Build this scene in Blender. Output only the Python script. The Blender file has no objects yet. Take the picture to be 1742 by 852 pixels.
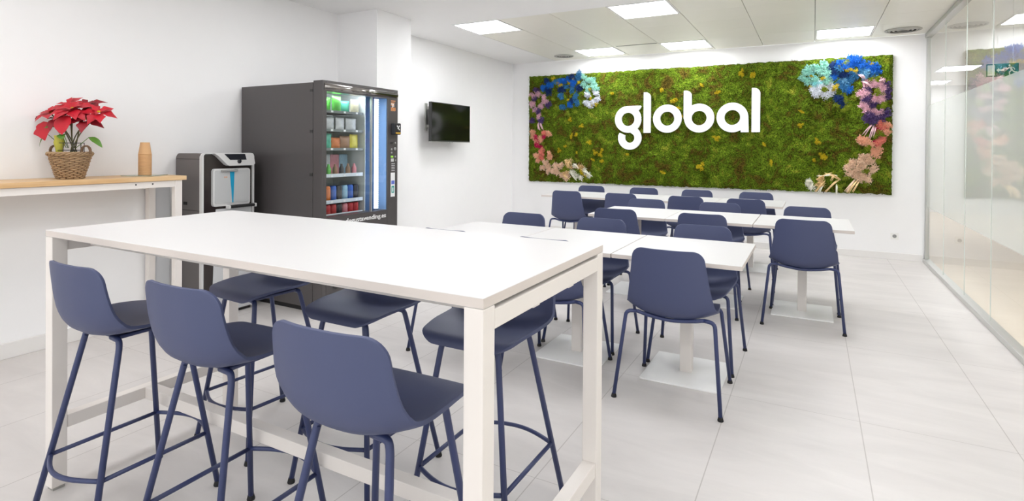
import bpy, bmesh, math, random
from mathutils import Vector, Matrix, noise, Euler
random.seed(7)
PI = math.pi
S = bpy.context.scene
COL = S.collection

# ------------------------------------------------------------------ camera
cam_d = bpy.data.cameras.new('camera'); cam = bpy.data.objects.new('camera', cam_d); COL.objects.link(cam)
S.camera = cam
cam_d.sensor_fit = 'HORIZONTAL'; cam_d.sensor_width = 36.0; cam_d.lens = 19.611
cam_d.shift_x = 0.0; cam_d.shift_y = -0.0968
cam_d.clip_start = 0.05; cam_d.clip_end = 100
YAW, PITCH, ROLL = math.radians(28.336), math.radians(0.394), math.radians(0.384)
Rm = Matrix.Rotation(YAW, 4, 'Z') @ Matrix.Rotation(PI/2 - PITCH, 4, 'X') @ Matrix.Rotation(ROLL, 4, 'Z')
cam.matrix_world = Matrix.Translation((0, 0, 1.35)) @ Rm

# ------------------------------------------------------------------ world, exposure
W = bpy.data.worlds.new('daylight'); S.world = W; W.use_nodes = True
W.node_tree.nodes['Background'].inputs[0].default_value = (0.965, 0.985, 1.0, 1)
W.node_tree.nodes['Background'].inputs[1].default_value = 0.9
S.view_settings.view_transform = 'Standard'; S.view_settings.look = 'None'
S.view_settings.exposure = 0.86; S.view_settings.gamma = 1.0; S.view_settings.use_curve_mapping = False
PANEL = 11.5    # emission of the LED panels in the tiled ceiling
PANEL_FILL = 7.0   # emission of the unseen fill panels added in the plaster ceiling

# ------------------------------------------------------------------ materials
def lin(c):
    return tuple(((v/255)/12.92 if v/255 <= 0.04045 else ((v/255+0.055)/1.055)**2.4) for v in c) + (1.0,)
def mat(name, c, rough=0.5, metal=0.0, var=0.0, vscale=8.0, bump=0.0, bscale=60.0, emit=0.0, ecol=None, spec=0.5, coat=0.0):
    m = bpy.data.materials.new(name); m.use_nodes = True
    nt = m.node_tree; N = nt.nodes; L = nt.links; b = N['Principled BSDF']
    b.inputs['Base Color'].default_value = lin(c); b.inputs['Roughness'].default_value = rough
    b.inputs['Metallic'].default_value = metal; b.inputs['Specular IOR Level'].default_value = spec
    b.inputs['Coat Weight'].default_value = coat
    tc = N.new('ShaderNodeTexCoord')
    n = N.new('ShaderNodeTexNoise'); n.inputs['Scale'].default_value = vscale; n.inputs['Detail'].default_value = 4
    L.new(tc.outputs['Object'], n.inputs['Vector'])
    mx = N.new('ShaderNodeMix'); mx.data_type = 'RGBA'
    lc = lin(c); v = max(var, 0.01)
    mx.inputs[6].default_value = tuple(x*(1-v) for x in lc[:3])+(1,); mx.inputs[7].default_value = tuple(min(1, x*(1+v)) for x in lc[:3])+(1,)
    L.new(n.outputs['Fac'], mx.inputs[0]); L.new(mx.outputs[2], b.inputs['Base Color'])
    if bump:
        n2 = N.new('ShaderNodeTexNoise'); n2.inputs['Scale'].default_value = bscale; L.new(tc.outputs['Object'], n2.inputs['Vector'])
        bp = N.new('ShaderNodeBump'); bp.inputs['Strength'].default_value = bump; bp.inputs['Distance'].default_value = 0.002
        L.new(n2.outputs['Fac'], bp.inputs['Height']); L.new(bp.outputs[0], b.inputs['Normal'])
    if emit:
        b.inputs['Emission Color'].default_value = lin(ecol or c); b.inputs['Emission Strength'].default_value = emit
    return m
def floor_mat():
    m = mat('porcelain_tile', (220, 215, 211), 0.42); N = m.node_tree.nodes; L = m.node_tree.links; b = N['Principled BSDF']
    tc = N.new('ShaderNodeTexCoord')
    mp = N.new('ShaderNodeMapping'); mp.inputs['Scale'].default_value = (0.9, 3.2, 1); mp.inputs['Rotation'].default_value = (0, 0, 0.12)
    L.new(tc.outputs['Object'], mp.inputs['Vector'])
    n = N.new('ShaderNodeTexNoise'); n.inputs['Scale'].default_value = 1.6; n.inputs['Detail'].default_value = 9; n.inputs['Roughness'].default_value = 0.62; n.inputs['Distortion'].default_value = 0.7
    L.new(mp.outputs[0], n.inputs['Vector'])
    r = N.new('ShaderNodeValToRGB'); L.new(n.outputs['Fac'], r.inputs[0])
    r.color_ramp.elements[0].position = 0.3; r.color_ramp.elements[0].color = lin((205, 200, 197))
    r.color_ramp.elements[1].position = 0.7; r.color_ramp.elements[1].color = lin((219, 214, 211))
    sx = N.new('ShaderNodeSeparateXYZ'); L.new(tc.outputs['Object'], sx.inputs[0])
    def grout(sock, off, per, w):
        a = N.new('ShaderNodeMath'); a.operation = 'SUBTRACT'; a.inputs[1].default_value = off; L.new(sock, a.inputs[0])
        p = N.new('ShaderNodeMath'); p.operation = 'PINGPONG'; p.inputs[1].default_value = per/2; L.new(a.outputs[0], p.inputs[0])
        c = N.new('ShaderNodeMath'); c.operation = 'LESS_THAN'; c.inputs[1].default_value = w; L.new(p.outputs[0], c.inputs[0])
        return c.outputs[0]
    gx = grout(sx.outputs[0], 0.218, 0.603, 0.0022); gy = grout(sx.outputs[1], 2.05, 1.206, 0.0016)
    mxm = N.new('ShaderNodeMath'); mxm.operation = 'MAXIMUM'; L.new(gx, mxm.inputs[0]); L.new(gy, mxm.inputs[1])
    mm = N.new('ShaderNodeMath'); mm.operation = 'MULTIPLY'; mm.inputs[1].default_value = 0.55; L.new(mxm.outputs[0], mm.inputs[0])
    mix = N.new('ShaderNodeMix'); mix.data_type = 'RGBA'; L.new(mm.outputs[0], mix.inputs[0]); L.new(r.outputs[0], mix.inputs[6]); mix.inputs[7].default_value = lin((150, 142, 136))
    L.new(mix.outputs[2], b.inputs['Base Color'])
    return m
def glass_mat(name, ior=1.5, tint=(1, 1, 1), frost=None):
    m = bpy.data.materials.new(name); m.use_nodes = True; nt = m.node_tree; N = nt.nodes; L = nt.links
    for x in list(N): N.remove(x)
    out = N.new('ShaderNodeOutputMaterial'); t = N.new('ShaderNodeBsdfTransparent'); t.inputs[0].default_value = tint + (1,)
    g = N.new('ShaderNodeBsdfGlossy'); g.inputs['Roughness'].default_value = 0.0; g.inputs[0].default_value = (0.95, 0.97, 0.95, 1)
    lw = N.new('ShaderNodeLayerWeight'); lw.inputs['Blend'].default_value = 0.5
    pw = N.new('ShaderNodeMath'); pw.operation = 'POWER'; pw.inputs[1].default_value = 5.0; L.new(lw.outputs['Facing'], pw.inputs[0])
    f0 = ((ior-1)/(ior+1))**2*1.9
    fr = N.new('ShaderNodeMath'); fr.operation = 'MULTIPLY_ADD'; fr.inputs[1].default_value = 1-f0; fr.inputs[2].default_value = f0; L.new(pw.outputs[0], fr.inputs[0])
    mx = N.new('ShaderNodeMixShader'); L.new(fr.outputs[0], mx.inputs[0]); L.new(t.outputs[0], mx.inputs[1]); L.new(g.outputs[0], mx.inputs[2])
    if frost is None:
        L.new(mx.outputs[0], out.inputs[0])
    else:   # etched band: milky film inside the pane between two heights
        d = N.new('ShaderNodeBsdfTranslucent'); d.inputs[0].default_value = lin((232, 240, 235)); d2 = N.new('ShaderNodeBsdfDiffuse'); d2.inputs[0].default_value = lin((232, 240, 235))
        md = N.new('ShaderNodeMixShader'); md.inputs[0].default_value = 0.5; L.new(d.outputs[0], md.inputs[1]); L.new(d2.outputs[0], md.inputs[2])
        mt = N.new('ShaderNodeMixShader'); mt.inputs[0].default_value = 0.62; L.new(t.outputs[0], mt.inputs[1]); L.new(md.outputs[0], mt.inputs[2])
        mg = N.new('ShaderNodeMixShader'); L.new(fr.outputs[0], mg.inputs[0]); L.new(mt.outputs[0], mg.inputs[1]); L.new(g.outputs[0], mg.inputs[2])
        tc = N.new('ShaderNodeTexCoord'); sx = N.new('ShaderNodeSeparateXYZ'); L.new(tc.outputs['Object'], sx.inputs[0])
        a = N.new('ShaderNodeMath'); a.operation = 'GREATER_THAN'; a.inputs[1].default_value = frost[0]; L.new(sx.outputs[2], a.inputs[0])
        c = N.new('ShaderNodeMath'); c.operation = 'LESS_THAN'; c.inputs[1].default_value = frost[1]; L.new(sx.outputs[2], c.inputs[0])
        ml = N.new('ShaderNodeMath'); ml.operation = 'MULTIPLY'; L.new(a.outputs[0], ml.inputs[0]); L.new(c.outputs[0], ml.inputs[1])
        fin = N.new('ShaderNodeMixShader'); L.new(ml.outputs[0], fin.inputs[0]); L.new(mx.outputs[0], fin.inputs[1]); L.new(mg.outputs[0], fin.inputs[2])
        L.new(fin.outputs[0], out.inputs[0])
    return m
def moss_mat():
    m = mat('preserved_moss', (95, 115, 30), 0.95, spec=0.1); N = m.node_tree.nodes; L = m.node_tree.links; b = N['Principled BSDF']
    tc = N.new('ShaderNodeTexCoord')
    n = N.new('ShaderNodeTexNoise'); n.inputs['Scale'].default_value = 5.5; n.inputs['Detail'].default_value = 9; n.inputs['Roughness'].default_value = 0.72; n.inputs['Distortion'].default_value = 0.6
    L.new(tc.outputs['Object'], n.inputs['Vector'])
    r = N.new('ShaderNodeValToRGB'); L.new(n.outputs['Fac'], r.inputs[0]); cr = r.color_ramp
    cr.elements[0].position = 0.30; cr.elements[0].color = lin((58, 54, 18))
    cr.elements[1].position = 0.72; cr.elements[1].color = lin((176, 172, 70))
    for p, c in ((0.39, (98, 82, 34)), (0.44, (82, 88, 24)), (0.51, (88, 112, 28)), (0.57, (104, 128, 34)), (0.64, (132, 140, 46))):
        e = cr.elements.new(p); e.color = lin(c)
    n2 = N.new('ShaderNodeTexNoise'); n2.inputs['Scale'].default_value = 75; n2.inputs['Detail'].default_value = 4; L.new(tc.outputs['Object'], n2.inputs['Vector'])
    r2 = N.new('ShaderNodeValToRGB'); L.new(n2.outputs['Fac'], r2.inputs[0])
    r2.color_ramp.elements[0].position = 0.36; r2.color_ramp.elements[0].color = lin((118, 112, 92)); r2.color_ramp.elements[1].position = 0.62; r2.color_ramp.elements[1].color = (1.5, 1.5, 1.25, 1)
    mx = N.new('ShaderNodeMix'); mx.data_type = 'RGBA'; mx.blend_type = 'MULTIPLY'; mx.inputs[0].default_value = 0.85
    L.new(r.outputs[0], mx.inputs[6]); L.new(r2.outputs[0], mx.inputs[7]); L.new(mx.outputs[2], b.inputs['Base Color'])
    bp = N.new('ShaderNodeBump'); bp.inputs['Strength'].default_value = 1.0; bp.inputs['Distance'].default_value = 0.012
    L.new(n2.outputs['Fac'], bp.inputs['Height']); L.new(bp.outputs[0], b.inputs['Normal'])
    return m
def wood_mat():
    m = mat('light_oak', (226, 190, 142), 0.45); N = m.node_tree.nodes; L = m.node_tree.links; b = N['Principled BSDF']
    tc = N.new('ShaderNodeTexCoord'); mp = N.new('ShaderNodeMapping'); mp.inputs['Scale'].default_value = (14, 0.8, 14); L.new(tc.outputs['Object'], mp.inputs[0])
    n = N.new('ShaderNodeTexNoise'); n.inputs['Scale'].default_value = 2.5; n.inputs['Detail'].default_value = 6; L.new(mp.outputs[0], n.inputs[0])
    r = N.new('ShaderNodeValToRGB'); L.new(n.outputs['Fac'], r.inputs[0])
    r.color_ramp.elements[0].position = 0.3; r.color_ramp.elements[0].color = lin((208, 166, 116)); r.color_ramp.elements[1].position = 0.7; r.color_ramp.elements[1].color = lin((234, 202, 158))
    L.new(r.outputs[0], b.inputs['Base Color']); return m
M = dict(
    wall=mat('white_wall_paint', (245, 244, 244), 0.7, bump=0.05, bscale=200),
    ceil=mat('white_plaster', (246, 245, 244), 0.8),
    tile=mat('ceiling_metal_tile', (238, 235, 224), 0.38, var=0.02, vscale=2),
    seam=mat('ceiling_tile_seam', (168, 164, 156), 0.6),
    base=mat('white_skirting', (232, 229, 226), 0.45),
    floor=floor_mat(), floor2=mat('beige_floor', (236, 220, 200), 0.5, var=0.04, vscale=1.5),
    alu=mat('brushed_aluminium', (188, 188, 184), 0.32, 0.85), alu_w=mat('light_aluminium', (205, 205, 202), 0.35, 0.6),
    glass=glass_mat('clear_glass', 1.5, (0.97, 0.985, 0.975), (0.668, 1.885)),
    vglass=glass_mat('display_glass', 1.45, (0.93, 0.96, 0.96)), trayglass=glass_mat('tray_glass', 1.5, (0.72, 0.80, 0.77)),
    edge=mat('glass_edge_joint', (214, 220, 214), 0.3),
    led_fill=mat('led_diffuser_fill', (255, 255, 255), 0.5, emit=PANEL_FILL, ecol=(250, 252, 255)),
    led=mat('led_diffuser', (255, 255, 255), 0.5, emit=PANEL, ecol=(250, 252, 255)), ledframe=mat('white_panel_frame', (235, 235, 233), 0.5),
    vent=mat('grey_vent', (180, 178, 172), 0.5), dark=mat('dark_gap', (40, 39, 37), 0.8),
    top=mat('white_laminate', (213, 211, 210), 0.38), lam=mat('shaded_edge_band', (214, 204, 197), 0.45),  # lam: warm shading of the upright edges is put into this colour
    wmetal=mat('white_powder_coat', (233, 226, 220), 0.45),
    blue=mat('blue_plastic', (68, 75, 108), 0.48, bump=0.04, bscale=500), bleg=mat('blue_metal', (46, 56, 98), 0.42, spec=0.6), rub=mat('black_rubber', (28, 27, 28), 0.7),
    bplate=mat('white_base_plate', (250, 249, 247), 0.35), wood=wood_mat(),
    vend=mat('vending_charcoal', (80, 76, 76), 0.30), vend2=mat('vending_black', (44, 42, 42), 0.28), chrome=mat('smoked_chrome', (150, 146, 142), 0.12, 0.95),
    liner=mat('vending_liner', (212, 218, 214), 0.6), navy=mat('vending_blue_panel', (140, 172, 212), 0.5), lip=mat('white_shelf_lip', (215, 222, 228), 0.4),
    tray=mat('grey_tray', (120, 125, 124), 0.5), vled=mat('cool_led', (215, 230, 255), 0.5, emit=2.6), white=mat('white_print', (240, 240, 240), 0.5),
    orange=mat('orange_print', (228, 150, 90), 0.5), gold=mat('yellow_print', (235, 185, 50), 0.5), green=mat('green_display', (120, 170, 60), 0.5, emit=0.5), grey=mat('grey_button', (150, 150, 148), 0.4),
    dside=mat('dispenser_graphite', (104, 99, 98), 0.42), silver=mat('dispenser_silver', (218, 217, 216), 0.34, 0.1), gloss=mat('dispenser_gloss_black', (46, 38, 36), 0.1), panel=mat('dispenser_panel', (190, 191, 191), 0.4),
    cyan=mat('cyan_stripe', (20, 150, 190), 0.4), screen=mat('dark_screen', (36, 38, 44), 0.12), tv=mat('tv_screen', (18, 19, 15), 0.10), tvf=mat('tv_bezel', (42, 42, 42), 0.35),
    lgrey=mat('light_grey_plastic', (208, 209, 211), 0.5),
    wicker=mat('willow_wicker', (168, 138, 104), 0.7, var=0.35, vscale=40), wicker2=mat('willow_wicker_dark', (128, 100, 76), 0.75, var=0.3, vscale=30), wire=mat('black_wire', (45, 42, 44), 0.5),
    red=mat('red_bract', (190, 20, 40), 0.5, var=0.25, vscale=14), red2=mat('dark_red_bract', (140, 12, 30), 0.55, var=0.25, vscale=14), leaf=mat('green_leaf', (84, 128, 40), 0.45, var=0.25, vscale=20), stem=mat('plant_stem', (92, 88, 58), 0.7),
    wrap=mat('yellow_green_wrap', (186, 180, 62), 0.5, var=0.2, vscale=20), soil=mat('soil', (60, 45, 36), 0.95),
    card=mat('kraft_card', (218, 172, 124), 0.75), moss=moss_mat(), lich=mat('yellow_lichen', (200, 178, 40), 0.9, var=0.35, vscale=30, spec=0.1), lich2=mat('olive_lichen', (132, 146, 44), 0.9, var=0.3, vscale=30, spec=0.1),
    letter=mat('white_acrylic', (246, 246, 248), 0.4), board=mat('backing_board', (74, 70, 40), 0.9),
    sgreen=mat('sign_green', (20, 105, 70), 0.4), swhite=mat('sign_white', (225, 235, 215), 0.4), sock=mat('socket_white', (238, 237, 234), 0.35),
)
FC = {'blue': (40, 112, 200), 'navy': (38, 62, 112), 'teal': (66, 128, 172), 'lblue': (120, 176, 206), 'mint': (160, 212, 196), 'aqua': (150, 216, 216), 'white': (226, 228, 234), 'pink': (230, 186, 198),
      'purple': (96, 76, 124), 'peach': (255, 190, 158), 'salmon': (248, 150, 132), 'magenta': (208, 44, 96), 'cream': (255, 214, 186), 'tan': (240, 206, 152), 'ivory': (250, 244, 226), 'yellow': (206, 176, 44), 'olive': (150, 150, 36), 'mauve': (222, 184, 190)}
for k, c in FC.items(): M['f_'+k] = mat('dried_flower_'+k, c, 0.85, var=0.18, vscale=30, spec=0.15)

# ------------------------------------------------------------------ helpers
def obj(name, bm, m, parent=None, smooth=False, kind=None, label=None):
    me = bpy.data.meshes.new(name); bm.normal_update(); bm.to_mesh(me); bm.free()
    if smooth: me.polygons.foreach_set('use_smooth', [True]*len(me.polygons))
    for x in (m if isinstance(m, (list, tuple)) else [m]): me.materials.append(x)
    o = bpy.data.objects.new(name, me); COL.objects.link(o)
    if parent: o.parent = parent
    if kind: o['kind'] = kind
    if label: o['label'] = label
    return o
def thing(name, label, cat, loc=(0, 0, 0), rz=0, group=None):
    o = bpy.data.objects.new(name, None); COL.objects.link(o); o.location = loc; o.rotation_euler = (0, 0, rz); o.empty_display_size = 0.1
    return tag(o, label, cat, group)
def tag(o, label, cat, group=None):
    o['label'] = label; o['category'] = cat
    if group: o['group'] = group
    return o
def copy_tree(o, parent=None):
    c = o.copy(); COL.objects.link(c)
    if parent: c.parent = parent
    for ch in list(o.children): copy_tree(ch, c)
    return c
def BM(): return bmesh.new()
def box(bm, x0, x1, y0, y1, z0, z1, bev=0.0, seg=2):
    r = bmesh.ops.create_cube(bm, size=1.0, matrix=Matrix.Translation(((x0+x1)/2, (y0+y1)/2, (z0+z1)/2)) @ Matrix.Diagonal((x1-x0, y1-y0, z1-z0, 1)))
    if bev:
        es = list({e for v in r['verts'] for e in v.link_edges}); bmesh.ops.bevel(bm, geom=es, offset=bev, segments=seg, affect='EDGES', profile=0.5)
    return bm
def tube(bm, pts, r, n=8, closed=False, caps=True):
    P = [Vector(p) for p in pts]; rings = []; R = r if isinstance(r, (list, tuple)) else [r]*len(P); up = None
    for i, p in enumerate(P):
        a = P[i-1] if (i > 0 or closed) else p; b = P[(i+1) % len(P)] if (i < len(P)-1 or closed) else p
        t = (b-a).normalized()
        if up is None:
            up = Vector((0, 0, 1)) if abs(t.z) < 0.9 else Vector((1, 0, 0))
        u = (up - t*up.dot(t)).normalized(); v = t.cross(u); up = u
        rings.append([bm.verts.new(p + (u*math.cos(2*PI*k/n) + v*math.sin(2*PI*k/n))*R[i]) for k in range(n)])
    m = len(rings)
    for i in range(m if closed else m-1):
        A, B = rings[i], rings[(i+1) % m]
        for k in range(n): bm.faces.new((A[k], A[(k+1) % n], B[(k+1) % n], B[k]))
    if caps and not closed:
        bm.faces.new(rings[0][::-1]); bm.faces.new(rings[-1])
    return bm
def smooth_path(pts, k=6):
    P = [Vector(p) for p in pts]; out = []
    for i in range(len(P)-1):
        p0 = P[i-1] if i else P[i]*2-P[i+1]; p1, p2 = P[i], P[i+1]; p3 = P[i+2] if i+2 < len(P) else P[i+1]*2-P[i]
        for j in range(k):
            t = j/k; out.append(0.5*((2*p1)+(p2-p0)*t+(2*p0-5*p1+4*p2-p3)*t*t+(-p0+3*p1-3*p2+p3)*t**3))
    return out+[P[-1]]
def bent(pts, rad=0.03, k=5):
    """polyline with rounded corners"""
    P = [Vector(p) for p in pts]; out = [P[0]]
    for i in range(1, len(P)-1):
        a = (P[i-1]-P[i]); b = (P[i+1]-P[i]); r = min(rad, a.length*0.49, b.length*0.49); p = P[i]+a.normalized()*r; q = P[i]+b.normalized()*r
        for j in range(k+1):
            t = j/k; out.append(p*(1-t)**2+P[i]*2*t*(1-t)+q*t*t)
    return out+[P[-1]]
def lathe(bm, prof, c=(0, 0, 0), n=24, caps=True):
    c = Vector(c); R = []
    for r, z in prof: R.append([bm.verts.new(c+Vector((r*math.cos(2*PI*k/n), r*math.sin(2*PI*k/n), z))) for k in range(n)])
    for A, B in zip(R, R[1:]):
        for k in range(n): bm.faces.new((A[k], A[(k+1) % n], B[(k+1) % n], B[k]))
    if caps: bm.faces.new(R[0][::-1]); bm.faces.new(R[-1])
    return bm
def prism(bm, pts, axis, a0, a1):
    """2D outline extruded along an axis. axis 'x': pts=(y,z); 'y': pts=(x,z); 'z': pts=(x,y)"""
    def mk(p, a): return {'x': (a, p[0], p[1]), 'y': (p[0], a, p[1]), 'z': (p[0], p[1], a)}[axis]
    A = [bm.verts.new(mk(p, a0)) for p in pts]; B = [bm.verts.new(mk(p, a1)) for p in pts]; n = len(pts)
    f = [bm.faces.new(A), bm.faces.new(B)]
    for k in range(n): f.append(bm.faces.new((A[k], A[(k+1) % n], B[(k+1) % n], B[k])))
    bmesh.ops.recalc_face_normals(bm, faces=f); return bm
def rrect(y0, y1, z0, z1, r, n=5):
    o = []
    for cy, cz, a in ((y1-r, z1-r, 0), (y0+r, z1-r, 90), (y0+r, z0+r, 180), (y1-r, z0+r, 270)):
        for k in range(n+1):
            t = math.radians(a+90*k/n); o.append((cy+r*math.cos(t), cz+r*math.sin(t)))
    return o
def strokes(bm, x, segs, w, d0, d1):
    """flat strokes (y,z) on a plane facing +X"""
    for (y0, z0), (y1, z1) in segs:
        dx, dz = y1-y0, z1-z0; l = math.hypot(dx, dz) or 1; px, pz = -dz/l*w/2, dx/l*w/2
        prism(bm, [(y0+px, z0+pz), (y1+px, z1+pz), (y1-px, z1-pz), (y0-px, z0-pz)], 'x', x+d0, x+d1)

# ------------------------------------------------------------------ setting
XL, XR, YB, ZC, YF = -4.459, 1.213, 8.286, 2.752, -2.6
def struct(name, bm, m, smooth=False): return obj(name, bm, m, None, smooth, 'structure')
struct('floor', box(BM(), XL-0.1, XR+0.03, YF, YB+0.1, -0.1, 0), M['floor'])
struct('floor_corridor', box(BM(), XR+0.03, 5.2, YF, 15.2, -0.1, 0), M['floor2'])
struct('wall_left', box(BM(), XL-0.1, XL, YF, YB, 0, ZC), M['wall'])
struct('wall_back', box(BM(), XL-0.1, XR+0.03, YB, YB+0.1, 0, ZC), M['wall'])
struct('wall_corridor_back', box(BM(), XR+0.03, 5.2, 15.1, 15.2, 0, ZC), M['wall'])
struct('wall_corridor_right', box(BM(), 5.1, 5.2, YF, 15.1, 0, ZC), M['wall'])
struct('wall_corridor_left', box(BM(), XR-0.07, XR+0.03, YB+0.1, 15.1, 0, ZC), M['wall'])
struct('wall_pillar', box(BM(), XL, -3.918, 4.351, 4.897, 0, ZC), M['wall'])
XT, YT = -3.672, 5.32
bm = BM(); box(bm, XL-0.1, XR+0.03, YF, YT, ZC, ZC+0.1); box(bm, XL-0.1, XT, YT, YB, ZC, ZC+0.1)
struct('ceiling', bm, M['ceil'])
TX = [XT, -3.056, -2.443, -1.830, -1.218, -0.605, 0.008, 0.623, XR]; TY = [YT, 5.93, 6.44, 6.95, 7.49, 8.09, YB]
lights = [(1, 0, 0), (4, 0, 0), (7, 0, 0), (2, 4, 0), (4, 4, 0), (7, 4, 0)]
LX = {(0, 0), (3, 0), (6, 0), (1, 4), (3, 4), (6, 4)}
bm = BM()
for i in range(len(TX)-1):
    for j in range(len(TY)-1):
        if (i, j) in LX: continue
        g = 0.003; box(bm, TX[i]+g, TX[i+1]-g, TY[j]+g*0.4, TY[j+1]-g*0.4, ZC+0.002, ZC+0.02, 0.0015, 1)
struct('ceiling_tiles', bm, M['tile'])
struct('ceiling_grid', box(BM(), XT, XR, YT, YB, ZC+0.022, ZC+0.09), M['seam'])
struct('ceiling_corridor', box(BM(), XR+0.03, 5.2, YF, 15.2, ZC, ZC+0.1), M['ceil'])
struct('baseboard_back', box(BM(), XL, XR-0.03, YB-0.014, YB, 0, 0.085, 0.003), M['base'])
bm = BM(); box(bm, XL, XL+0.014, YF, 4.35, 0, 0.10, 0.003); box(bm, XL, XL+0.014, 4.9, YB, 0, 0.10, 0.003); box(bm, XL, -3.904, 4.337, 4.351, 0, 0.10, 0.003); box(bm, -3.918, -3.904, 4.351, 4.9, 0, 0.10, 0.003)
struct('baseboard_left', bm, M['base'])
# glass partition
bm = BM(); box(bm, XR-0.035, XR+0.035, YF, YB, 0, 0.045, 0.004); struct('trim_1', bm, M['alu_w'])
bm = BM(); box(bm, XR-0.035, XR+0.035, YF, YB, ZC-0.05, ZC, 0.004); struct('trim_2', bm, M['alu'])
bm = BM(); box(bm, XR-0.02, XR+0.02, YB-0.05, YB, 0.045, ZC-0.05, 0.004); struct('trim_3', bm, M['alu'])
joints = [YB-0.05, 7.28, 6.364, 5.521, 4.68, 3.8, 2.92, 2.04, 1.16, 0.28, -0.6, -1.5, YF]
for k in range(len(joints)-1):
    bm = BM(); y1, y0 = joints[k]-0.0015, joints[k+1]+0.0015
    vs = [bm.verts.new(p) for p in ((XR, y0, 0.045), (XR, y1, 0.045), (XR, y1, ZC-0.05), (XR, y0, ZC-0.05))]; bm.faces.new(vs)
    struct('window_%d' % (k+1), bm, M['glass'])
bm = BM()
for y in joints[1:-1]: box(bm, XR-0.003, XR+0.003, y-0.0015, y+0.0015, 0.045, ZC-0.05)
struct('trim_4', bm, M['edge'])

# ------------------------------------------------------------------ LED ceiling panels
def led_panel(x0, x1, y0, y1, label, group=None, z=ZC, m='led'):
    cx, cy = (x0+x1)/2, (y0+y1)/2; a, b = (x1-x0)/2, (y1-y0)/2
    t = thing('ceiling_light', label, 'light', (cx, cy, z), 0, group)
    bm = BM(); f = 0.022
    box(bm, -a, a, -b, -b+f, -0.002, 0.016); box(bm, -a, a, b-f, b, -0.002, 0.016); box(bm, -a, -a+f, -b+f, b-f, -0.002, 0.016); box(bm, a-f, a, -b+f, b-f, -0.002, 0.016)
    obj('frame', bm, M['ledframe'], t)
    obj('diffuser', box(BM(), -a+f, a-f, -b+f, b-f, 0.001, 0.014), M[m], t)
    return t
nm = [('nearest to the left ceiling edge, beside the plaster', 0, 0), ('at the top of the photo, beside the plaster edge', 3, 0), ('at the top edge of the photo, above the right one', 6, 0),
      ('on the left near the moss wall, beside a round vent', 1, 4), ('above the middle of the moss wall', 3, 4), ('near the right round vent and the moss wall', 6, 4)]
for s, i, j in nm: led_panel(TX[i]+0.006, TX[i+1]-0.006, TY[j]+0.004, TY[j+1]-0.004, 'white lit ceiling panel ' + s, 'square ceiling panels of the tiled ceiling')
for x in (-3.1, -1.3, 0.5):
    for y in (-0.9, 1.3, 3.5):
        led_panel(x-0.3, x+0.3, y-0.3, y+0.3, 'added fill light panel, out of view in the plaster ceiling, %s, %s' % ({-3.1: 'left column', -1.3: 'middle column', 0.5: 'right column'}[x], {-0.9: 'behind the camera', 1.3: 'above the high table', 3.5: 'above the front dining row'}[y]), 'added fill panels in the plaster ceiling', ZC-0.0165, 'led_fill')  # out-of-view panels added to brighten the front of the room
for y in (11.9, 14.2, 6.0, 1.5): led_panel(1.88, 2.42, y-0.35, y+0.35, 'white lit panel in the ceiling beyond the glass, %s' % {11.9: 'second farthest', 14.2: 'farthest', 6.0: 'beside the exit sign', 1.5: 'nearest'}[y], 'panels beyond the glass', ZC-0.0165)
def vent(x, y, r, label):
    t = thing('ceiling_vent', label, 'vent', (x, y, ZC))
    bm = BM(); lathe(bm, [(r, 0.0), (r*0.97, -0.008), (r*0.86, -0.010), (r*0.84, -0.002)], n=36, caps=False); obj('outer_ring', bm, M['vent'], t, True)
    bm = BM()
    for q in (0.72, 0.5, 0.28): lathe(bm, [(r*(q+0.08), -0.003), (r*q, -0.014), (r*(q-0.03), -0.012), (r*(q+0.05), -0.001)], n=36, caps=False)
    obj('vane', bm, M['vent'], t, True)
    obj('opening', lathe(BM(), [(0.001, -0.0015), (r*0.9, -0.0015)], n=36, caps=False), M['dark'], t)
vent(-3.36, 7.88, 0.15, 'round grey ceiling vent at left end near the moss wall')
vent(0.915, 7.905, 0.185, 'round white ceiling vent beside the glass partition')
tag(obj('slot_vent', box(BM(), -2.4, -1.84, 7.447, 7.464, ZC-0.001, ZC+0.001), M['dark']), 'thin dark slot in the ceiling between two lit panels', 'vent')

# ------------------------------------------------------------------ high table
HX0, HX1, HY0, HY1, HZ = -2.638, -0.637, 1.053, 1.851, 1.016
t = thing('high_table', 'white rectangular bar-height table with square legs, in the foreground', 'table', ((HX0+HX1)/2, (HY0+HY1)/2, 0))
a, b = (HX1-HX0)/2, (HY1-HY0)/2; lw = 0.052
bm = box(BM(), -a, a, -b, b, HZ-0.025, HZ, 0.0012, 1)
top = obj('tabletop', bm, [M['top'], M['lam']], t)
for p in top.data.polygons:
    if abs(p.normal.z) < 0.5: p.material_index = 1
for sx in (-1, 1):
    for sy in (-1, 1):
        x1, y1 = sx*a, sy*b; x0, y0 = x1-sx*lw, y1-sy*lw
        lg = obj('leg', box(BM(), min(x0, x1), max(x0, x1), min(y0, y1), max(y0, y1), 0.012, HZ-0.0255, 0.0025), M['wmetal'], t)
        obj('foot', box(BM(), min(x0, x1)+0.006, max(x0, x1)-0.006, min(y0, y1)+0.006, max(y0, y1)-0.006, 0, 0.012), M['alu'], lg)
    xa = sx*a; xb = xa-sx*0.045
    bm = box(BM(), min(xa, xb), max(xa, xb), -b+lw, b-lw, HZ-0.082, HZ-0.036, 0.002)
    for q in (-0.12, 0.12): box(bm, min(xa, xb)+0.004, max(xa, xb)-0.004, q-0.02, q+0.02, HZ-0.087, HZ-0.08, 0.001)
    obj('end_rail', bm, M['wmetal'], t)
    xa = sx*(a-0.004); xb = xa-sx*0.045
    obj('end_stretcher', box(BM(), min(xa, xb), max(xa, xb), -b+lw, b-lw, 0.23, 0.28, 0.002), M['wmetal'], t)
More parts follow.
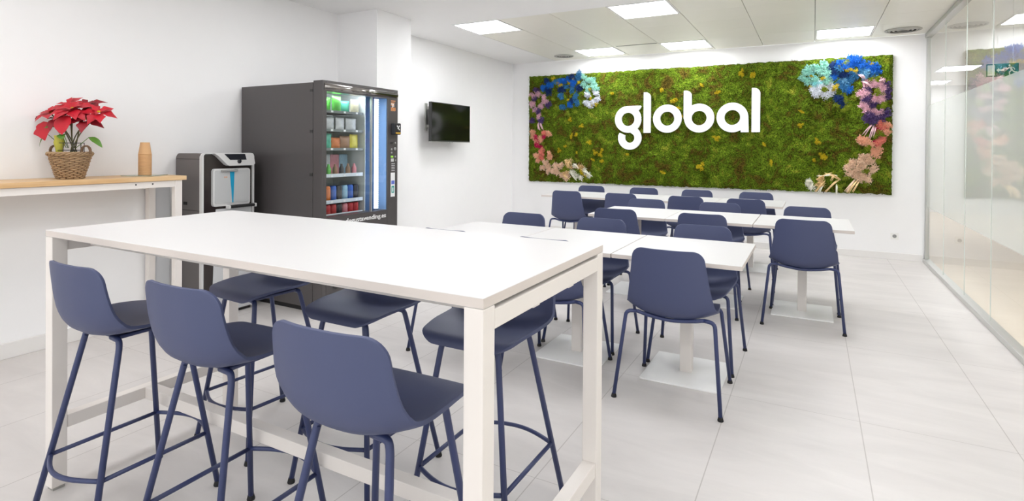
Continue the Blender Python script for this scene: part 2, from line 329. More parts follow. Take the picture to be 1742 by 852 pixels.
obj('long_stretcher', box(BM(), -a+0.05, a-0.05, -0.055, -0.005, 0.23, 0.28, 0.002), M['wmetal'], t)
for yy in (-b+0.15, b-0.15): obj('under_rail', box(BM(), -a+0.05, a-0.05, yy-0.02, yy+0.02, HZ-0.075, HZ-0.036, 0.002), M['wmetal'], t)

# ------------------------------------------------------------------ seat shells, stools, chairs
def shell(prof, rt=0.05, rf=0.06):
    """prof rows: y, z, half width, edge lift"""
    P = [Vector(p) for p in prof]; dense = []
    for i in range(len(P)-1):
        p0 = P[i-1] if i else P[i]*2-P[i+1]; p1, p2 = P[i], P[i+1]; p3 = P[i+2] if i+2 < len(P) else P[i+1]*2-P[i]
        for j in range(24):
            t = j/24; dense.append(0.5*((2*p1)+(p2-p0)*t+(2*p0-5*p1+4*p2-p3)*t*t+(-p0+3*p1-3*p2+p3)*t**3))
    dense.append(P[-1]); s = [0.0]
    for q in range(1, len(dense)): s.append(s[-1]+math.hypot(dense[q][0]-dense[q-1][0], dense[q][1]-dense[q-1][1]))
    T = s[-1]; samp = []
    for k in range(9): samp.append(rf*(1-math.cos(PI/2*k/8)))
    n = 22
    for k in range(1, n): samp.append(rf+(T-rf-rt)*k/n)
    for k in range(9): samp.append(T-rt+rt*math.sin(PI/2*k/8))
    def at(x):
        x = min(max(x, 0), T)
        for q in range(1, len(s)):
            if s[q] >= x:
                f = (x-s[q-1])/max(s[q]-s[q-1], 1e-9); return dense[q-1].lerp(dense[q], f)
        return dense[-1]
    bm = BM(); rows = []; NT = 20
    for x in samp:
        c = at(x); d = at(min(x+0.004, T))-at(max(x-0.004, 0)); tx, tz = d[0], d[1]; l = math.hypot(tx, tz); tx /= l; tz /= l
        ny, nz = tz, -tx          # towards the sitter
        if ny < 0 and nz < 0: ny, nz = -ny, -nz
        w = c[2]
        if x < rf: w = c[2]-rf+math.sqrt(max(rf*rf-(rf-x)**2, 0))
        if T-x < rt: w = c[2]-rt+math.sqrt(max(rt*rt-(rt-(T-x))**2, 0))
        r = []
        for k in range(NT+1):
            u = -1+2*k/NT; u = math.copysign(abs(u)**0.9, u); e = c[3]*abs(u*w/c[2])**2.4
            r.append(bm.verts.new((u*w, c[0]+ny*e, c[1]+nz*e)))
        rows.append(r)
    for A, B in zip(rows, rows[1:]):
        for k in range(NT): bm.faces.new((A[k], A[k+1], B[k+1], B[k]))
    return bm
def finish_shell(o, th):
    m = o.modifiers.new('thick', 'SOLIDIFY'); m.thickness = th; m.offset = 0
    b = o.modifiers.new('round', 'BEVEL'); b.width = th*0.35; b.segments = 2; b.limit_method = 'ANGLE'; b.angle_limit = math.radians(50)
def foot(bm, p, r): return lathe(bm, [(r*1.35, 0), (r*1.45, 0.004), (r*1.15, 0.016), (r*1.05, 0.02)], (p[0], p[1], 0), 12)
def make_stool():
    t = thing('bar_stool', 'x', 'stool')
    pr = [(0.198, 0.664, 0.165, -0.004), (0.192, 0.682, 0.172, -0.004), (0.165, 0.694, 0.182, 0.0), (0.08, 0.693, 0.196, 0.012), (0.0, 0.684, 0.202, 0.024), (-0.07, 0.677, 0.205, 0.036), (-0.125, 0.678, 0.205, 0.05), (-0.165, 0.70, 0.203, 0.056), (-0.188, 0.745, 0.198, 0.05),
          (-0.197, 0.80, 0.190, 0.04), (-0.203, 0.86, 0.182, 0.034), (-0.206, 0.91, 0.178, 0.03), (-0.207, 0.934, 0.176, 0.028)]
    o = obj('seat_shell', shell(pr, 0.055, 0.06), M['blue'], t, True); finish_shell(o, 0.011)
    bm = BM(); box(bm, -0.10, 0.10, -0.09, 0.13, 0.655, 0.668, 0.004); obj('seat_mount', bm, M['bleg'], t)
    r = 0.0105; ring = {}
    for fy, ty, key, w in ((0.222, 0.141, 'F', 0.201), (-0.222, -0.095, 'R', 0.202)):
        for sx in (-1, 1):
            A = Vector((sx*w, fy, 0.012)); B = Vector((sx*0.118, ty, 0.632)); C = Vector((sx*0.111, ty*0.97, 0.657)); D = Vector((sx*0.06, ty*0.95, 0.660))
            lg = obj('leg', tube(BM(), bent([A, B, C, D], 0.03), r, 10), M['bleg'], t, True)
            obj('foot_cap', foot(BM(), (sx*w, fy), r), M['rub'], lg, True)
            q = 0.216/0.62; ring[key, sx] = Vector((sx*w, fy, 0)).lerp(Vector((sx*0.118, ty, 0.62)), q)
    F0, F1, R0, R1 = ring['F', -1], ring['F', 1], ring['R', -1], ring['R', 1]
    def arc(a, b, bow): return [a.lerp(b, k/12)+Vector((0, bow*math.sin(PI*k/12), 0)) for k in range(13)]
    bm = BM(); tube(bm, arc(F0, F1, 0.055), 0.008, 8); tube(bm, arc(R0, R1, -0.055), 0.008, 8); tube(bm, [F0, R0], 0.008, 8); tube(bm, [F1, R1], 0.008, 8)
    obj('footrest_ring', bm, M['bleg'], t, True)
    return t
stool0 = make_stool(); stools = [
    (-2.272, 1.171, 0.0, 'blue bar stool showing its back, at the left end of the high table'),
    (-1.671, 1.180, 0.02, 'blue bar stool showing its back, middle one on the near side of the high table'),
    (-0.990, 1.109, 0.03, 'blue bar stool showing its back, near side of high table, beside the corner leg'),
    (-2.274, 1.780, 3.06, 'blue bar stool beyond the high table, leftmost of the three seen under its top'),
    (-1.629, 1.768, PI, 'blue bar stool beyond the high table, middle of three seen under its top'),
    (-1.047, 1.777, PI, 'blue bar stool beyond the high table, partly behind the nearest corner leg')]
for i, (x, y, rz, lb) in enumerate(stools):
    o = stool0 if i == 0 else copy_tree(stool0)
    o.location = (x, y, 0); o.rotation_euler = (0, 0, rz); tag(o, lb, 'stool', 'bar stools around the high table')

def make_chair():
    t = thing('dining_chair', 'x', 'chair')
    pr = [(0.212, 0.428, 0.180, -0.004), (0.206, 0.448, 0.190, -0.004), (0.175, 0.462, 0.203, 0.002), (0.08, 0.460, 0.219, 0.018), (0.0, 0.452, 0.228, 0.032), (-0.08, 0.444, 0.235, 0.048), (-0.145, 0.446, 0.238, 0.062), (-0.188, 0.469, 0.237, 0.062), (-0.213, 0.522, 0.227, 0.052),
          (-0.226, 0.60, 0.213, 0.042), (-0.236, 0.68, 0.201, 0.034), (-0.244, 0.76, 0.190, 0.028), (-0.249, 0.822, 0.182, 0.027)]
    o = obj('seat_shell', shell(pr, 0.05, 0.06), M['blue'], t, True); finish_shell(o, 0.010)
    r = 0.0105
    for key, fw, fy, sh, by in (('R', 0.275, -0.252, (0.232, -0.178, 0.458), -0.165), ('F', 0.25, 0.252, (0.212, 0.155, 0.446), 0.14)):
        for sx in (-1, 1):
            A = Vector((sx*fw, fy, 0.012)); B = Vector((sx*sh[0], sh[1], sh[2])); C = Vector((sx*(sh[0]-0.055), by, sh[2]+0.002))
            lg = obj('leg', tube(BM(), bent([A, B, C], 0.045), r, 10), M['bleg'], t, True)
            obj('foot_cap', foot(BM(), (sx*fw, fy), r), M['rub'], lg, True)
        e = sh[0]-0.056
        pts = [(-e, by, sh[2]+0.002), (-e*0.6, by, sh[2]-0.012), (0, by, sh[2]-0.022 if key == 'R' else sh[2]-0.008), (e*0.6, by, sh[2]-0.012), (e, by, sh[2]+0.002)]
        obj('crossbar', tube(BM(), smooth_path(pts, 5), r, 10), M['bleg'], t, True)
    bm = BM()
    for sx in (-1, 1):
        for y in (-0.12, 0.1): box(bm, sx*0.11-0.015, sx*0.11+0.015, y-0.02, y+0.02, 0.434, 0.452, 0.003)
    box(bm, -0.116, -0.104, -0.16, 0.14, 0.436, 0.444); box(bm, 0.104, 0.116, -0.16, 0.14, 0.436, 0.444); box(bm, -0.11, 0.11, -0.01, 0.01, 0.436, 0.444)
    obj('seat_mount', bm, M['rub'], t)
    return t
chair0 = make_chair(); used = [False]
def place_chair(x, y, rz, lb, grp):
    o = copy_tree(chair0) if used[0] else chair0; used[0] = True
    o.location = (x, y, 0); o.rotation_euler = (0, 0, rz); tag(o, lb, 'chair', grp)

# ------------------------------------------------------------------ pedestal tables
def make_table(depth):
    t = thing('dining_table', 'x', 'table')
    o = obj('tabletop', box(BM(), -0.348, 0.348, -depth/2, depth/2, 0.722, 0.746, 0.0015, 1), [M['top'], M['lam']], t)
    for p in o.data.polygons:
        if abs(p.normal.z) < 0.5: p.material_index = 1
    obj('pedestal', box(BM(), -0.034, 0.034, -0.034, 0.034, 0.008, 0.716, 0.003), M['wmetal'], t)
    obj('mounting_plate', box(BM(), -0.2, 0.2, -0.2, 0.2, 0.714, 0.7225), M['wmetal'], t)
    obj('base_plate', box(BM(), -0.224, 0.224, -0.243, 0.243, 0, 0.009, 0.002), M['bplate'], t)
    return t
tab0 = make_table(0.79); tu = [False]
rows = [('front', 3.477, [-0.662, -1.363, -2.065]), ('middle', 5.25, [-0.068, -0.770, -1.470]), ('back', 6.88, [-0.62, -1.32, -2.02, -2.72])]
nearx = {'front': [-0.662, -1.377, -2.075], 'middle': [-0.055, -0.793, -1.52], 'back': [-0.62, -1.24, -1.975, -2.66]}
farx = {'front': [-0.661, -1.39, -2.045], 'middle': [-0.045, -0.80, -1.515], 'back': [-0.60, -1.30, -1.985, -2.72]}
ordn = {3: ['right end', 'middle', 'left end'], 4: ['right end', 'second from the right', 'second from the left', 'left end']}
for rn, yc, xs in rows:
    for k, x in enumerate(xs):
        pos = ordn[len(xs)][k]
        o = copy_tree(tab0) if tu[0] else tab0; tu[0] = True
        o.location = (x, yc + random.uniform(-0.006, 0.006), 0)
        tag(o, 'white pedestal dining table, %s of the %s dining row' % (pos, rn), 'table', 'pedestal tables pushed together in rows')
        place_chair(nearx[rn][k], yc-0.30, random.uniform(-0.02, 0.02), 'blue chair showing its back, %s of the near side, %s dining row' % (pos, rn), 'chairs around the dining rows')
        place_chair(farx[rn][k], yc+0.293, PI+random.uniform(-0.02, 0.02), 'blue chair facing the camera, %s of the far side, %s dining row' % (pos, rn), 'chairs around the dining rows')

# ------------------------------------------------------------------ wooden wall shelf table with plant and cups
SX, SZ, SY1, SY0 = -4.049, 1.128, 2.474, -0.9
t = thing('wall_counter', 'narrow oak counter on white metal legs standing along the left wall', 'table', (XL, (SY0+SY1)/2, 0))
yo = (SY0+SY1)/2; d = SX-XL
obj('countertop', box(BM(), 0.004, d, SY0-yo, SY1-yo, SZ-0.031, SZ, 0.002), M['wood'], t)
for ye in (SY1-0.028, 1.0, SY0+0.4):
    bm = BM(); box(bm, d-0.055, d-0.008, ye-0.05-yo, ye-yo, 0.006, SZ-0.031, 0.002); obj('leg', bm, M['wmetal'], t)
    bm = BM(); box(bm, 0.018, 0.065, ye-0.05-yo, ye-yo, 0.006, SZ-0.031, 0.002); obj('leg', bm, M['wmetal'], t)
    bm = BM(); box(bm, 0.065, d-0.055, ye-0.046-yo, ye-0.004-yo, SZ-0.078, SZ-0.032, 0.002); obj('end_rail', bm, M['wmetal'], t)
fr = obj('front_rail', box(BM(), d-0.052, d-0.012, SY0+0.05-yo, SY1-0.078-yo, SZ-0.078, SZ-0.032, 0.002), M['wmetal'], t)
for y in (2.13, 2.24):
    bm = BM(); lathe(bm, [(0.005, 0), (0.005, 0.003)], n=10); bmesh.ops.rotate(bm, verts=bm.verts, matrix=Matrix.Rotation(PI/2, 3, 'Y')); bmesh.ops.translate(bm, verts=bm.verts, vec=(d-0.0125, y-yo, SZ-0.05)); obj('bolt', bm, M['dark'], fr)
o = obj('grey_wall_box', prism(BM(), [(2.44, 0.0), (2.56, 0.0), (2.56, 1.03), (2.555, 1.045), (2.54, 1.052), (2.46, 1.052), (2.445, 1.045), (2.44, 1.03)], 'x', XL+0.001, XL+0.05), M['lgrey'])  # plain slim grey box, use unknown
tag(o, 'slim light grey box against the wall between counter legs and water dispenser', 'box')
# paper cups
obj_t = obj('glass_tray', box(BM(), -0.105, 0.105, -0.105, 0.105, 0, 0.006, 0.002), M['trayglass']); obj_t.location = (-4.24, 2.285, SZ+0.001); obj_t.rotation_euler = (0, 0, 0.55)
tag(obj_t, 'thin square glass tray under the stack of paper cups on the oak counter', 'tray')
def make_cup():
    bm = BM(); lathe(bm, [(0.0405, 0.0), (0.0425, 0.001), (0.0425, 0.005), (0.0405, 0.006), (0.029, 0.088), (0.027, 0.088), (0.0268, 0.083), (0.001, 0.083)], n=28, caps=False)
    return obj('paper_cup', bm, M['card'], None, True)
cup0 = make_cup()
for k in range(16):
    c = cup0 if k == 0 else cup0.copy()
    if k: COL.objects.link(c)
    c.location = (-4.24, 2.285, SZ+0.0075+k*0.0097)
    tag(c, 'brown paper cup on the very top of the upside-down stack' if k == 15 else ('brown paper cup at the bottom of the stack, rim on the glass tray' if k == 0 else 'brown paper cup in the upside-down stack, %s up from the glass tray' % ['', 'second', 'third', 'fourth', 'fifth', 'sixth', 'seventh', 'eighth', 'ninth', 'tenth', 'eleventh', 'twelfth', 'thirteenth', 'fourteenth', 'fifteenth', ''][k]), 'cup', 'brown paper cups in the stack')

# poinsettia in wicker basket
PX, PY = -4.24, 1.825
pl = thing('potted_poinsettia', 'red poinsettia in a brown wicker basket with handles on the oak counter', 'plant', (PX, PY, SZ), 0.47)
def br(z): return 0.068+0.042*min(z/0.155, 1)
bm = BM()
for row in range(15):
    z = 0.008+row*0.0102; pts = []
    for k in range(96):
        th = 2*PI*k/96; rr = br(z)+0.0045*math.sin(12*th+row*PI); pts.append((rr*math.cos(th), rr*math.sin(th), z+0.002*math.sin(5*th+row)))
    tube(bm, pts, 0.0052, 6, closed=True)
bk = obj('basket', bm, M['wicker'], pl, True)
bm = BM()
for k in range(24):
    th = 2*PI*(k+0.5)/24; tube(bm, [(br(z)*math.cos(th)*0.99, br(z)*math.sin(th)*0.99, z) for z in (0.002, 0.08, 0.165)], 0.0042, 6)
lathe(bm, [(0.066, 0.0), (0.068, 0.006), (0.001, 0.008)], n=24, caps=False)
obj('basket_stakes', bm, M['wicker2'], bk, True)
bm = BM()
for s in range(3):
    tube(bm, [((0.113+0.007*math.cos(9*2*PI*k/120+s*2*PI/3))*math.cos(2*PI*k/120), (0.113+0.007*math.cos(9*2*PI*k/120+s*2*PI/3))*math.sin(2*PI*k/120), 0.163+0.007*math.sin(9*2*PI*k/120+s*2*PI/3)) for k in range(120)], 0.006, 6, closed=True)
obj('basket_rim', bm, M['wicker'], bk, True)
for sx in (-1, 1):
    bm = BM()
    for s in range(2):
        pts = []
        for k in range(41):
            a = -0.35+(PI+0.7)*k/40; pts.append((sx*(0.104+0.029*math.cos(a)+0.004*math.cos(k*0.9+s*PI)), 0.004*math.sin(k*0.9+s*PI), 0.178+0.036*math.sin(a)))
        tube(bm, pts, 0.0052, 6)
    obj('handle', bm, M['wicker2'], bk, True)
obj('soil', lathe(BM(), [(0.001, 0.15), (0.10, 0.148)], n=24, caps=False), M['soil'], pl)
bm = BM()
for z in (0.185, 0.232): tube(bm, [(0.072*math.cos(2*PI*k/32), 0.072*math.sin(2*PI*k/32), z) for k in range(32)], 0.0022, 5, closed=True)
for k in range(9): th = 2*PI*k/9; tube(bm, [(0.072*math.cos(th), 0.072*math.sin(th), 0.15), (0.072*math.cos(th), 0.072*math.sin(th), 0.234)], 0.002, 5)
obj('wire_ring', bm, M['wire'], pl)
bm = BM(); lathe(bm, [(0.014, 0.14), (0.02, 0.19), (0.03, 0.235), (0.024, 0.26), (0.028, 0.28)], (-0.03, -0.05, 0), 10, False)
obj('wrapper', bm, M['wrap'], pl, True)
def blade(bm, base, dirv, up, L, Wd, droop=0.25, lobes=True, fold=0.18):
    d = Vector(dirv).normalized(); u = Vector(up); s = d.cross(u).normalized(); u = s.cross(d).normalized(); N = 8; rows = []
    for i in range(N+1):
        f = i/N; w = Wd*(math.sin(PI*min(f*1.0, 1))**0.75)*(1-0.25*f)
        if lobes: w *= 1+0.22*math.sin(f*PI*4.2)
        w = max(w, 0.0006); c = Vector(base)+d*L*f-u*(droop*L*f*f)+u*(0.06*L*math.sin(PI*f)); r = []
        for q in (-1, -0.5, 0, 0.5, 1): r.append(bm.verts.new(c+s*w*q+u*(fold*w*abs(q)+0.05*w*math.sin(i*2.1+q*3))))
        rows.append(r)
    for A, B in zip(rows, rows[1:]):
        for k in range(4): bm.faces.new((A[k], A[k+1], B[k+1], B[k]))
def clip_wall(bm):      # leaves bend where they meet the wall behind
    R = Matrix.Rotation(0.47, 4, 'Z'); Ri = R.inverted()
    for v in bm.verts:
        w = R @ v.co
        if w.x+PX < XL+0.006: w.x = XL+0.006-PX+random.uniform(0, 0.004); v.co = Ri @ w
        if v.co.z < 0.004: v.co.z = 0.004
# local x = image right, local y = away from camera
flowers = [(0.05, -0.03, 0.445, 0.115, 9, 'red', 0.1), (-0.135, -0.01, 0.42, 0.105, 7, 'red', 0.5), (-0.03, 0.02, 0.475, 0.105, 7, 'red', 0.9), (0.225, 0.0, 0.425, 0.10, 6, 'red', 0.2), (0.135, -0.02, 0.375, 0.10, 6, 'red2', 0.4), (0.08, 0.06, 0.475, 0.10, 6, 'red2', 0.3), (-0.06, -0.04, 0.38, 0.085, 5, 'red2', 0.7)]
for fx, fy, fz, L, n, mk, ph in flowers:
    fx *= 0.84
    bm = BM(); out = Vector((fx*1.2, -0.35, 0.55)).normalized()
    t1 = out.cross(Vector((0, 0, 1))).normalized(); t2 = t1.cross(out)
    for k in range(n):
        a = ph+2*PI*k/n+random.uniform(-0.2, 0.2); dv = t1*math.cos(a)+t2*math.sin(a)+out*random.uniform(0.0, 0.35)
        blade(bm, Vector((fx, fy, fz))+dv*0.006, dv, out, L*random.uniform(0.85, 1.15), L*0.34, random.uniform(0.15, 0.5))
    for k in range(max(3, n-4)):
        a = ph+0.5+2*PI*k/max(3, n-4); dv = t1*math.cos(a)+t2*math.sin(a)+out*0.7
        blade(bm, Vector((fx, fy, fz))+out*0.006, dv, out, L*0.6, L*0.2, 0.2)
    clip_wall(bm)
    fo = obj('bract_flower', bm, M[mk], pl, True)
    bm = BM()
    for k in range(7):
        a = 2*PI*k/7; c = Vector((fx, fy, fz))+out*0.014+(t1*math.cos(a)+t2*math.sin(a))*0.006
        bmesh.ops.create_icosphere(bm, subdivisions=1, radius=0.0045, matrix=Matrix.Translation(c))
    obj('flower_centre', bm, M['f_yellow'], fo, True)
bm = BM(); blade(bm, (0.03, -0.06, 0.41), (0.05, -0.5, -1), (0, -1, 0.4), 0.135, 0.062, 0.1, False); clip_wall(bm); obj('bract', bm, M['red'], pl, True)
bm = BM(); blade(bm, (-0.15, -0.03, 0.37), (0.25, -0.3, -1), (0, -1, 0.3), 0.13, 0.055, 0.1); clip_wall(bm); obj('bract', bm, M['red'], pl, True)
for i, (fx, fy, fz, *_) in enumerate(flowers):
    fx *= 0.84
    b0 = Vector((random.uniform(-0.03, 0.05), random.uniform(-0.03, 0.03), 0.14)); e = Vector((fx, fy, fz-0.005)); m1 = b0.lerp(e, 0.5)+Vector((-fx*0.15, 0, 0.01))
    bm = BM(); tube(bm, smooth_path([b0, m1, e], 6), 0.0038, 6); clip_wall(bm); obj('stem', bm, M['stem'], pl, True)
for (bx, by, bz, dv, L, w) in ((-0.12, -0.03, 0.285, (-0.75, -0.2, -0.75), 0.095, 0.032), (0.14, -0.02, 0.27, (1, -0.2, -0.45), 0.11, 0.024), (-0.04, -0.06, 0.33, (-0.5, -0.6, 0.1), 0.06, 0.026), (0.01, -0.08, 0.285, (0.4, -0.5, -0.2), 0.06, 0.026), (0.02, -0.07, 0.28, (-0.8, -0.3, 0.0), 0.05, 0.02)):
    bm = BM(); blade(bm, (bx, by, bz), dv, (0, -0.5, 1), L, w, 0.25, False); tube(bm, [(bx*0.3, by*0.3, 0.2), (bx, by, bz)], 0.002, 5); clip_wall(bm); obj('leaf', bm, M['leaf'], pl, True)

# ------------------------------------------------------------------ water dispenser
DX, DY0, DY1, DZ = -4.104, 2.62, 3.075, 1.288
dsp = thing('water_dispenser', 'grey and silver floor-standing water dispenser between counter and vending machine', 'dispenser', (-4.28, (DY0+DY1)/2, 0))
dc = (DY0+DY1)/2
def L_(bm): bmesh.ops.translate(bm, verts=bm.verts, vec=(4.28, -dc, 0)); return bm
xb = XL+0.025
side = [(xb, 0.02), (DX-0.02, 0.02), (DX-0.02, DZ-0.012), (DX-0.03, DZ-0.002), (DX-0.06, DZ)]
side += [(xb+0.05-0.05*math.sin(PI/2*k/6), DZ-0.05+0.05*math.cos(PI/2*k/6)) for k in range(7)]
obj('body', L_(prism(BM(), side, 'y', DY0+0.002, DY1-0.002)), M['dside'], dsp)
bm = BM(); box(bm, xb+0.012, DX-0.022, DY0-0.0005, DY0+0.003, 1.243, 1.246); box(bm, xb+0.004, DX-0.022, DY0-0.0005, DY0+0.003, 0.845, 0.848); obj('panel_seam', L_(bm), M['dark'], dsp)
obj('grip_slot', L_(box(BM(), -4.33, -4.285, DY0-0.002, DY0+0.004, 0.885, 0.91, 0.002)), M['rub'], dsp)
obj('plinth', L_(box(BM(), xb+0.02, DX-0.03, DY0+0.012, DY1-0.012, 0, 0.02)), M['rub'], dsp)
def arch(y0, y1, z0, z1, r, th):
    o = [(y0, z0)]+[(y0+r-r*math.cos(PI/2*k/6), z1-r+r*math.sin(PI/2*k/6)) for k in range(7)]+[(y1-r+r*math.sin(PI/2*k/6), z1-r+r*math.cos(PI/2*k/6)) for k in range(7)]+[(y1, z0)]
    r2 = max(r-th, 0.002); a0, a1, zz = y0+th, y1-th, z1-th*0.5
    i = [(a1, z0)]+[(a1-r2+r2*math.sin(PI/2*(6-k)/6), zz-r2+r2*math.cos(PI/2*(6-k)/6)) for k in range(7)]+[(a0+r2-r2*math.cos(PI/2*(6-k)/6), zz-r2+r2*math.sin(PI/2*(6-k)/6)) for k in range(7)]+[(a0, z0)]
    return o+i
obj('front_frame', L_(prism(BM(), arch(DY0, DY1, 0.02, DZ+0.004, 0.035, 0.017), 'x', DX-0.024, DX+0.004)), M['silver'], dsp)
obj('black_front', L_(prism(BM(), [(DY0+0.016, 0.85), (DY1-0.016, 0.85), (DY1-0.016, DZ-0.006), (DY0+0.03, DZ-0.006), (DY0+0.016, DZ-0.02)], 'x', DX-0.025, DX-0.012)), M['gloss'], dsp)
hood = obj('hood', L_(prism(BM(), [(2.705, 1.287), (2.735, 1.27), (2.812, 1.198), (2.83, 1.190), (3.045, 1.190), (3.06, 1.205), (3.045, 1.28), (3.035, 1.290), (2.72, 1.290)], 'x', DX-0.012, DX+0.035)), M['silver'], dsp)
obj('display', L_(prism(BM(), [(2.785, 1.283), (2.835, 1.236), (2.98, 1.236), (2.965, 1.283)], 'x', DX+0.034, DX+0.037)), M['screen'], hood)
bm = BM(); lathe(bm, [(0.018, 0), (0.018, 0.004), (0.012, 0.007), (0.001, 0.0075)], n=20); bmesh.ops.rotate(bm, verts=bm.verts, matrix=Matrix.Rotation(PI/2, 3, 'Y')); bmesh.ops.translate(bm, verts=bm.verts, vec=(DX+0.035, 2.915, 1.225)); obj('button', L_(bm), M['screen'], hood, True)
obj('recess_frame', L_(prism(BM(), rrect(2.707, 3.03, 0.872, 1.168, 0.022), 'x', DX-0.012, DX+0.012)), M['silver'], dsp)
rp = obj('recess_panel', L_(prism(BM(), rrect(2.722, 3.018, 0.892, 1.155, 0.012), 'x', DX+0.012, DX+0.0145)), M['panel'], dsp)
obj('blue_stripe', L_(prism(BM(), [(2.846, 1.142), (2.886, 1.142), (2.877, 0.895), (2.868, 0.895)], 'x', DX+0.0145, DX+0.0165)), M['cyan'], rp)
obj('nozzle_bar', L_(box(BM(), DX+0.012, DX+0.03, 2.77, 2.91, 1.143, 1.158, 0.003)), M['grey'], dsp)
bm = BM()
for y in (2.80, 2.815): box(bm, DX+0.0143, DX+0.0155, y, y+0.008, 1.095, 1.105)
obj('cup_mark', L_(bm), M['orange'], rp)
dt = obj('drip_tray', L_(box(BM(), DX+0.004, DX+0.055, 2.83, 3.05, 0.853, 0.875, 0.008)), M['rub'], dsp)
bm = BM(); box(bm, DX+0.004, DX+0.057, 2.817, 2.83, 0.848, 0.878, 0.005); box(bm, DX+0.004, DX+0.057, 3.05, 3.062, 0.848, 0.878, 0.005); obj('tray_end', L_(bm), M['silver'], dt)
obj('lower_panel', L_(prism(BM(), [(2.742, 0.85), (3.055, 0.85), (3.055, 0.03), (2.71, 0.03), (2.72, 0.3)], 'x', DX-0.02, DX-0.004)), M['lgrey'], dsp)
obj('lower_black_strip', L_(prism(BM(), [(2.636, 0.85), (2.742, 0.85), (2.72, 0.3), (2.71, 0.03), (2.636, 0.03)], 'x', DX-0.022, DX-0.008)), M['gloss'], dsp)

# ------------------------------------------------------------------ vending machine
VX, VB, VY0, VY1, VZ = -3.445, -3.555, 3.2, 4.118, 1.866
vm = thing('vending_machine', 'tall black snack vending machine with lit glass front beside the pillar', 'vending machine', (-4.0, (VY0+VY1)/2, 0))
vc = (VY0+VY1)/2
def V_(bm): bmesh.ops.translate(bm, verts=bm.verts, vec=(4.0, -vc, 0)); return bm
vx = XL+0.02
bm = BM(); box(bm, vx, VB, VY0, VY0+0.03, 0.04, VZ, 0.003); box(bm, vx, VB, VY1-0.03, VY1, 0.04, VZ, 0.003); box(bm, vx, VB, VY0+0.03, VY1-0.03, VZ-0.03, VZ); box(bm, vx, vx+0.03, VY0+0.03, VY1-0.03, 0.04, VZ-0.03); box(bm, vx, VB, VY0+0.03, VY1-0.03, 0.04, 0.55)
obj('cabinet', V_(bm), M['vend'], vm)
bm = BM(); box(bm, vx+0.03, VB-0.001, VY0+0.03, VY0+0.035, 0.55, VZ-0.03); box(bm, vx+0.03, VB-0.4, VY0+0.035, 4.06, 0.55, VZ-0.03); box(bm, VB-0.41, VB-0.001, 3.80, 3.805, 0.55, VZ-0.03); box(bm, vx+0.03, VB, VY0+0.03, 4.06, 0.55, 0.556)
obj('liner', V_(bm), M['liner'], vm)
bm = BM(); box(bm, VB-0.30, VB-0.29, 3.806, 4.06, 0.556, VZ-0.03); box(bm, VB-0.29, VX-0.012, 4.03, 4.035, 0.556, VZ-0.03)
for k in range(24): box(bm, VB-0.29, VB-0.286, 3.87, 4.03, 0.6+k*0.05, 0.604+k*0.05)
obj('blue_panel', V_(bm), M['navy'], vm)
bm = BM(); box(bm, VX-0.05, VX-0.03, 3.852, 3.886, 0.79, 1.78); obj('light_strip', V_(bm), M['vled'], vm)
bm = BM()
for k in range(49): box(bm, VX-0.0305, VX-0.027, 3.849, 3.889, 0.800+k*0.02, 0.8045+k*0.02)
obj('strip_rungs', V_(bm), M['tray'], vm)
bm = BM(); box(bm, VB-0.03, VB-0.006, VY0+0.07, 3.78, 1.80, 1.812); obj('top_light', V_(bm), mat('display_lamp', (235, 242, 255), 0.5, emit=22.0), vm)
obj('lower_kick', V_(box(BM(), vx+0.02, VB+0.06, VY0+0.02, VY1-0.02, 0, 0.04)), M['rub'], vm)
# door: frame pieces around the window
WY0, WY1, WZ0, WZ1 = 3.245, 3.975, 0.772, 1.792
bm = BM(); box(bm, VB+0.004, VX, VY0, WY0, 0.05, 1.88, 0.004); box(bm, VB+0.004, VX, WY1, VY1, 0.05, 1.88, 0.004); box(bm, VB+0.004, VX, WY0, WY1, 0.05, WZ0); box(bm, VB+0.004, VX, WY0, WY1, WZ1, 1.88)
door = obj('door', V_(bm), M['vend'], vm)
bm = BM(); n = 8
prof = [(VX+0.001+0.012*math.sin(PI*k/n), 1.803+0.055*k/n) for k in range(n+1)]+[(VX-0.002, 1.858), (VX-0.002, 1.803)]
prism(bm, prof, 'y', VY0+0.02, VY1-0.012); obj('chrome_header', V_(bm), M['chrome'], door, True)
bm = BM(); bm.faces.new([bm.verts.new(p) for p in ((VX-0.006, WY0, WZ0), (VX-0.006, WY1, WZ0), (VX-0.006, WY1, WZ1), (VX-0.006, WY0, WZ1))])
obj('door_glass', V_(bm), M['vglass'], door)
obj('inner_reveal', V_(box(BM(), VB+0.01, VX-0.012, WY1-0.005, WY1-0.0005, WZ0, WZ1)), M['navy'], door)
obj('window_gasket', V_(prism(BM(), [(3.772, WZ0), (3.786, WZ0), (3.786, WZ1), (3.772, WZ1)], 'x', VX-0.03, VX-0.012)), M['alu_w'], door)
bm = BM(); box(bm, VB+0.001, VB+0.004, VY0+0.002, VY1-0.002, 0.06, 1.86); 
bm.free()
bm = BM()
for z in (1.80, 1.47, 1.12, 0.5): obj('hinge', V_(box(BM(), VB-0.03, VB+0.004, VY0-0.006, VY0+0.001, z-0.012, z+0.012, 0.002)), M['vend2'], vm)
obj('collection_flap', V_(prism(BM(), rrect(3.32, 3.82, 0.18, 0.42, 0.02), 'x', VX, VX+0.008)), M['vend2'], door)
bm = BM(); box(bm, VX, VX+0.01, 3.30, 3.84, 0.40, 0.45, 0.004); obj('flap_handle', V_(bm), M['alu'], door)
